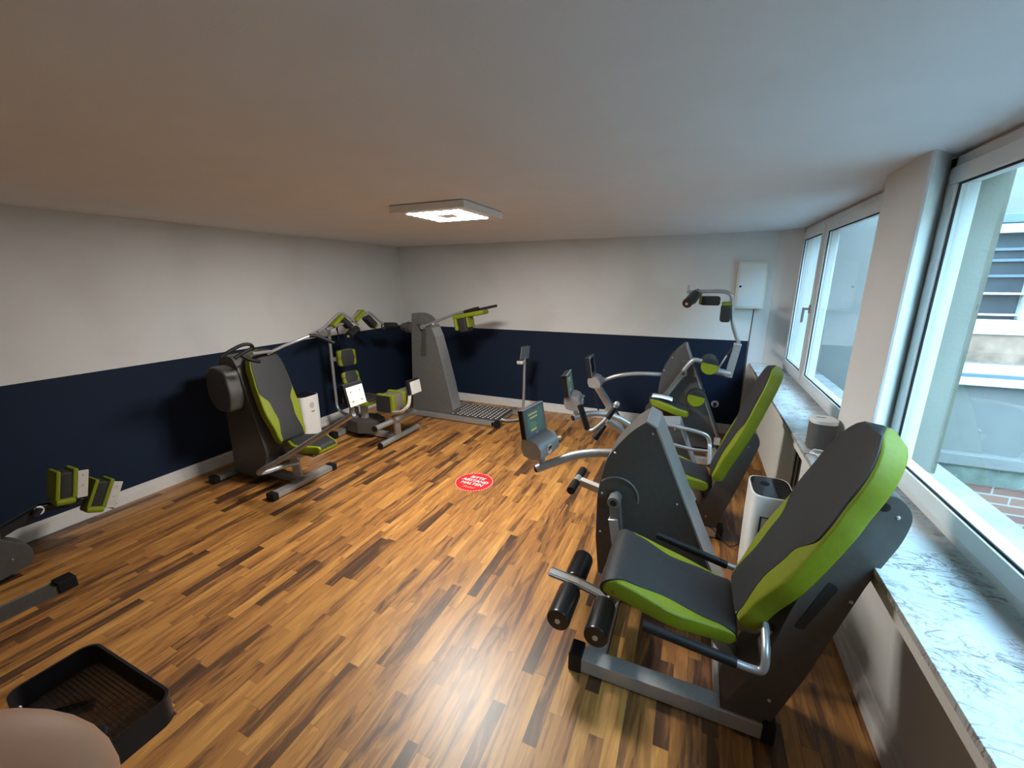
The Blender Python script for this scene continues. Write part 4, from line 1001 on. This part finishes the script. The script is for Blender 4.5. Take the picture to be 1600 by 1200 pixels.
t = MB(); t.beam((.46, .95, .38), (.46, 1.15, .33), .04, .03); t.beam((.46, 1.15, .33), (.46, 1.28, .22), .04, .03); t.beam((.46, .70, .30), (.46, .95, .38), .05, .04)
t.tube([(.50, .93, .40), (.50, .90, .36)], .02); obj('pad_arm', t, 'blackmetal', Hm, 'black arm of the pads')
t = MB(); ring = [(.50, .925+.018*math.cos(a), .385+.024*math.sin(a)) for a in [2*math.pi*k/16 for k in range(17)]]
t.tube(ring, .006, 8, cap=False); obj('pull_ring', t, 'white_plastic', Hm, 'small white ring')
seat_pad(Hm, [(.30, .37), (.40, .38), (.50, .375), (.56, .36)], .62, .10, .145, .12, .08, 1)

# ================================================================== air purifiers
def purifier(root, x0, x1, y0, y1, h, knob_first=True):
    cx, cy, hx_, hy = (x0+x1)/2, (y0+y1)/2, (x1-x0)/2, (y1-y0)/2
    def ring(sc, z, b):
        return [b.bm.verts.new((cx+hx_*sc*math.copysign(abs(math.cos(a))**.45, math.cos(a)), cy+hy*sc*math.copysign(abs(math.sin(a))**.45, math.sin(a)), z)) for a in [2*math.pi*k/40 for k in range(40)]]
    def loft(st, m, nm, par, lab=None):
        b = MB(); R_ = [ring(s_, z_, b) for s_, z_ in st]
        for p_, q_ in zip(R_, R_[1:]):
            for k in range(40): b.bm.faces.new((p_[k], p_[(k+1) % 40], q_[(k+1) % 40], q_[k]))
        b.bm.faces.new(list(reversed(R_[0]))); b.bm.faces.new(R_[-1]); return obj(nm, b, m, par, lab)
    body = loft([(.90, 0), (.93, .01), (.96, .1), (1, h*.7), (1.0, h-.008), (.985, h)], 'white_plastic', 'purifier_body', root)
    loft([(.93, h-.004), (.93, h+.001), (.91, h+.003)], 'glass_black', 'control_panel', root, 'dark top panel')
    return body
P1 = thing('air_purifier', 'white air purifier with dark control top beside the window wall', 'air purifier', (4.69, 2.59, 0))
purifier(P1, 4.585, 4.80, 2.44, 2.73, .62)
obj('dial', MB().cyl((4.665, 2.62, .622), (4.665, 2.62, .627), .024, bevel=.002), 'rubber', P1); 
t = MB()
for k in range(8): t.box(4.71, 4.78, 2.48+k*.027, 2.492+k*.027, .6225, .625)
obj('outlet_grille', t, 'dark_slot', P1)
t = MB(); t.box(4.635, 4.643, 2.434, 2.441, .12, .50, .001); t.box(4.64, 4.76, 2.434, 2.441, .495, .50, .001)
obj('filter_slot', t, 'dark_slot', P1, 'dark slot of the filter door')
tag(obj('power_cable', MB().tube([(4.62, 2.80, .10), (4.56, 2.86, .012), (4.45, 2.9, .09), (4.38, 2.91, .11)], .004, n=8), 'blackcable'), 'thin black cable on the floor between the purifier and the middle machine', 'cable')
P2 = thing('air_purifier', 'white air purifier with oval display standing by the left navy wall', 'air purifier', (.4, 3.05, 0))
purifier(P2, .30, .52, 2.88, 3.12, .60)
obj('oval_display', MB().prism([(3.0+.028*math.cos(a), .50+.034*math.sin(a)) for a in [2*math.pi*k/20 for k in range(20)]], 'x', .516, .523), 'plate', P2)
obj('small_mark', MB().box(.518, .523, 2.985, 3.025, .425, .433), 'dark_slot', P2, 'small dark mark')
# adaptor and cable by the left purifier
t = MB(); t.tube([(.25, 3.25, .02), (.35, 3.40, .012), (.50, 3.45, .02), (.62, 3.44, .06)], .004, n=8)
t.bm.free()
t = MB().box(.14, .22, 3.32, 3.55, .0, .04, .006)
ps = tag(obj('power_strip', t, 'blackmetal'), 'black power strip on the floor by the left wall behind the rear machine', 'power strip')

# speaker on sill with cable
SX, SY = 4.915, 2.675
if SX > 0 and SY > 2.27: SX, SY = 4.90, 2.665
S = thing('smart_speaker', 'grey cloth speaker with white top on the marble sill', 'speaker', (SX, SY, SZ))
def ovring(b, z, rx, ry): return [b.bm.verts.new((SX+rx*math.copysign(abs(math.cos(a))**.7, math.cos(a)), SY+ry*math.copysign(abs(math.sin(a))**.7, math.sin(a)), SZ+z)) for a in [2*math.pi*k/36 for k in range(36)]]
def ovloft(st, m, nm, lab=None):
    b = MB(); R_ = [ovring(b, *q) for q in st]
    for p_, q_ in zip(R_, R_[1:]):
        for k in range(36): b.bm.faces.new((p_[k], p_[(k+1) % 36], q_[(k+1) % 36], q_[k]))
    b.bm.faces.new(list(reversed(R_[0]))); b.bm.faces.new(R_[-1]); return obj(nm, b, m, S, lab)
ovloft([(.001, .055, .055), (.006, .060, .060), (.155, .062, .062)], 'grey_mesh', 'speaker_body', 'grey cloth body')
ovloft([(.155, .064, .064), (.173, .065, .065), (.177, .060, .060)], 'white_plastic', 'speaker_top', 'white top')
obj('top_slot', MB().box(SX-.033, SX+.010, SY+.005, SY+.012, SZ+.1765, SZ+.178), 'dark_slot', S)
c = []
for k in range(40):
    a = k*.55; c.append((4.885+(.045+.006*math.sin(k*.9))*math.cos(a), 2.545+(.040+.006*math.cos(k*.7))*math.sin(a), SZ+.006+.004*(k % 4)))
tag(obj('coiled_cable', MB().tube(c, .0035, 8, 4), 'cable'), 'coil of white cable on the sill in front of the speaker', 'cable')

# ================================================================== tray by the camera
T = thing('mesh_tray_stand', 'black tray with mesh bottom on a stand at the lower left', 'tray', (2.99, .29, 0))
tx0, tx1, ty0, ty1, tz = 2.80, 3.165, .205, .372, .80
def rrect(x0, x1, y0, y1, r, n=8):
    o = []
    for (cx_, cy_, a0) in ((x1-r, y1-r, 0), (x0+r, y1-r, 90), (x0+r, y0+r, 180), (x1-r, y0+r, 270)):
        for k in range(n+1): a = math.radians(a0+90*k/n); o.append((cx_+r*math.cos(a), cy_+r*math.sin(a)))
    return o
outer = rrect(tx0, tx1, ty0, ty1, .035); inner = rrect(tx0+.006, tx1-.006, ty0+.006, ty1-.006, .029)
b = MB(); n = len(outer); zs = (tz-.005, .86)
V = [[b.bm.verts.new((*p, z)) for p in pts] for pts in (outer, inner) for z in zs]
for k in range(n):
    j = (k+1) % n
    b.bm.faces.new((V[0][k], V[0][j], V[1][j], V[1][k])); b.bm.faces.new((V[2][k], V[3][k], V[3][j], V[2][j]))
    b.bm.faces.new((V[1][k], V[1][j], V[3][j], V[3][k])); b.bm.faces.new((V[0][k], V[2][k], V[2][j], V[0][j]))
obj('tray_rim', b, 'blackmetal', T, 'black rounded rim')
b = MB(); x = tx0+.008
while x < tx1-.006: b.box(x, x+.0022, ty0+.004, ty1-.004, tz-.001, tz+.0015); x += .0058
y = ty0+.008
while y < ty1-.006: b.box(tx0+.004, tx1-.004, y, y+.0014, tz, tz+.002); y += .0085
obj('mesh_bottom', b, 'blackmetal', T, 'see-through black wire mesh bottom')
b = MB(); b.cyl((2.835, .372, .83), (2.835, .378, .83), .006); b.cyl((2.865, .2, .838), (2.865, .194, .838), .006); b.sphere((2.86, .213, .845), .005)
obj('rivet', b, 'steel', T, 'shiny rivets')
b = MB(); b.cyl((3.07, .245, tz-.02), (3.07, .245, tz+.028), .036, bevel=.008); b.beam((3.07, .245, tz-.015), (3.07, .10, tz-.015), .05, .02); b.beam((3.05, .19, tz+.02), (3.10, .19, tz+.05), .02, .03)
obj('tray_clamp', b, 'rubber', T, 'black clamp under and in the tray')
b = MB(); b.cyl((3.07, .12, .05), (3.07, .12, .80), .018); b.beam((2.80, .12, .02), (3.34, .12, .02), .05, .035); b.beam((3.07, -.12, .02), (3.07, .42, .02), .05, .035); b.cyl((3.07, .12, .03), (3.07, .12, .08), .035)
b.beam((2.86, .20, tz+.005), (2.93, .30, tz-.012), .016, .008)
obj('stand_pole', b, 'blackmetal', T, 'black stand pole with cross foot')

# ================================================================== photographer's hand (thumb enters the lower left corner)
def cw(x, y, z): return CAM+r2*x+u2*y+fw*z
def hand():
    bm = bmesh.new(); lay = bm.verts.layers.skin.verify()
    def v(p, r, root=False):
        q = bm.verts.new(cw(*p)); q[lay].radius = (r, r); q[lay].use_root = root; return q
    def chain(start, pts):
        a = start
        for p, r in pts:
            b_ = v(p, r); bm.edges.new((a, b_)); a = b_
        return a
    wr = v((-.165, -.155, -.03), .026, True)
    palm = v((-.130, -.130, -.015), .030); bm.edges.new((wr, palm))
    fa = v((-.235, -.23, -.05), .033); bm.edges.new((wr, fa))
    palm2 = v((-.105, -.125, .0), .026); bm.edges.new((palm, palm2))
    # thumb : leaves the side of the palm
    chain(palm, [((-.095, -.085, .022), .0150), ((-.072, -.064, .028), .0128), ((-.050, -.0435, .0285), .0126), ((-.0385, -.0333, .0268), .0116), ((-.0335, -.0288, .0255), .0092)])
    # four fingers curled below the lens, each its own chain
    base = [((-.090, -.135, .012), (-.055, -.128, .018), (-.022, -.112, .006), (-.010, -.090, -.012), .0092),
            ((-.092, -.150, -.002), (-.050, -.146, .002), (-.012, -.128, -.008), (.004, -.106, -.024), .0095),
            ((-.098, -.163, -.018), (-.056, -.160, -.014), (-.020, -.142, -.026), (-.006, -.120, -.040), .0090),
            ((-.108, -.173, -.034), (-.072, -.170, -.032), (-.042, -.154, -.042), (-.030, -.135, -.052), .0080)]
    for a, b_, c_, d_, r_ in base:
        chain(palm2, [(a, r_*1.25), (b_, r_*1.05), (c_, r_), (d_, r_*.82)])
    me = bpy.data.meshes.new('hand'); bm.to_mesh(me); bm.free(); me.materials.append(MT['skin'])
    o = bpy.data.objects.new('hand', me); COL.objects.link(o)
    m = o.modifiers.new('skin', 'SKIN'); m.use_smooth_shade = True; m.branch_smoothing = .6
    s_ = o.modifiers.new('sub', 'SUBSURF'); s_.levels = 2; s_.render_levels = 3
    return tag(o, 'bare hand of the photographer, thumb edge reaching into the lower left corner', 'person')
hand()

# ================================================================== outside
YF = 5.0
g = MB(); g.box(5.345, 14, -9, 12, -1.0, -.9); struct('ground_outside', g, 'pave')
g = MB(); g.box(5.19, 5.42, YB, 4.9, .82, .865, .006); struct('trim_outer_sill', g, 'pave')
hs = thing('neighbour_house', 'pale rendered house across the yard with white window and brick base', 'building', (8, 5.2, -.9))
w = MB(); w.box(5.35, 5.95, YF, YF+.3, .2, 5.2); w.box(7.9, 13, YF, YF+.3, .2, 5.2); w.box(5.95, 7.9, YF, YF+.3, 2.30, 5.2); w.box(5.95, 7.9, YF, YF+.3, .2, 1.06)
obj('facade_wall', w, 'stucco', hs, 'pale rendered wall')
obj('brick_base', MB().box(5.35, 13, YF-.02, YF+.3, -.95, -.07), 'brick', hs, 'red brick base')
obj('plinth_band', MB().box(5.35, 13, YF-.05, YF+.3, -.07, .10), 'moss', hs, 'mossy dark band above the bricks')
obj('plinth_ledge', MB().box(5.35, 13, YF-.09, YF+.3, .10, .21, .01), 'stucco', hs, 'pale ledge')
obj('timber_panel', MB().box(5.95, 7.9, YF+.02, YF+.3, 1.06, 1.31), 'wood_clad', hs, 'brown timber panel below the window')
w = MB(); w.box(5.90, 8.0, YF-.08, YF+.02, .86, .93, .01); w.box(5.95, 7.95, YF-.02, YF+.04, .96, 1.05, .006)
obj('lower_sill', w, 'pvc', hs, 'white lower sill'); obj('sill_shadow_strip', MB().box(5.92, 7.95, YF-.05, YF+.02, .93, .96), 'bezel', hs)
w = MB()
w.box(5.95, 7.9, YF, YF+.1, 1.31, 1.44, .01); w.box(5.95, 7.9, YF, YF+.1, 2.16, 2.24, .01); w.box(5.95, 6.05, YF, YF+.1, 1.44, 2.16); w.box(6.74, 6.86, YF, YF+.1, 1.44, 2.16, .01); w.box(7.8, 7.9, YF, YF+.1, 1.44, 2.16)
w.box(6.05, 6.74, YF+.02, YF+.06, 1.655, 1.672); w.box(6.05, 6.74, YF+.02, YF+.06, 1.475, 1.49)
wf_ = obj('window_frame', w, 'pvc', hs, 'white window frame')
obj('window_pane', MB().box(6.0, 7.85, YF+.07, YF+.09, 1.42, 2.18), 'winglass', wf_, 'dark panes')
w = MB(); 
for z_ in (1.80, 1.93, 2.02): w.box(6.05, 6.74, YF+.045, YF+.06, z_, z_+.022)
obj('blind_slats', w, 'bezel', wf_, 'grey slats of the blind')
obj('lintel', MB().box(5.95, 7.9, YF-.02, YF+.3, 2.24, 2.31, .004), 'bezel', hs, 'grey lintel')

cw_ = thing('sky_blocker_far', 'unseen tall wall added on the far side of the yard to block low sky light', 'wall', (9.6, -1, -.9))  # added out of view, keeps horizon light off the window reveal and ceiling
obj('wall_body', MB().box(9.5, 9.8, -9, YF-.1, -.9, 4.8), 'stucco_grey', cw_); obj('coping', MB().box(9.45, 9.85, -9, YF-.1, 4.8, 4.9), 'pave', cw_)
cw_ = thing('sky_blocker_near', 'unseen grey rendered wall added at the near end of the yard to block low sky light', 'wall', (7.4, -7, -.9))  # second unseen blocker, added to cut low sky light from the near side
obj('wall_body', MB().box(5.3, 9.4, -7.2, -7, -.9, 4.2), 'stucco_grey', cw_); obj('coping', MB().box(5.3, 9.4, -7.25, -6.95, 4.2, 4.3), 'pave', cw_)
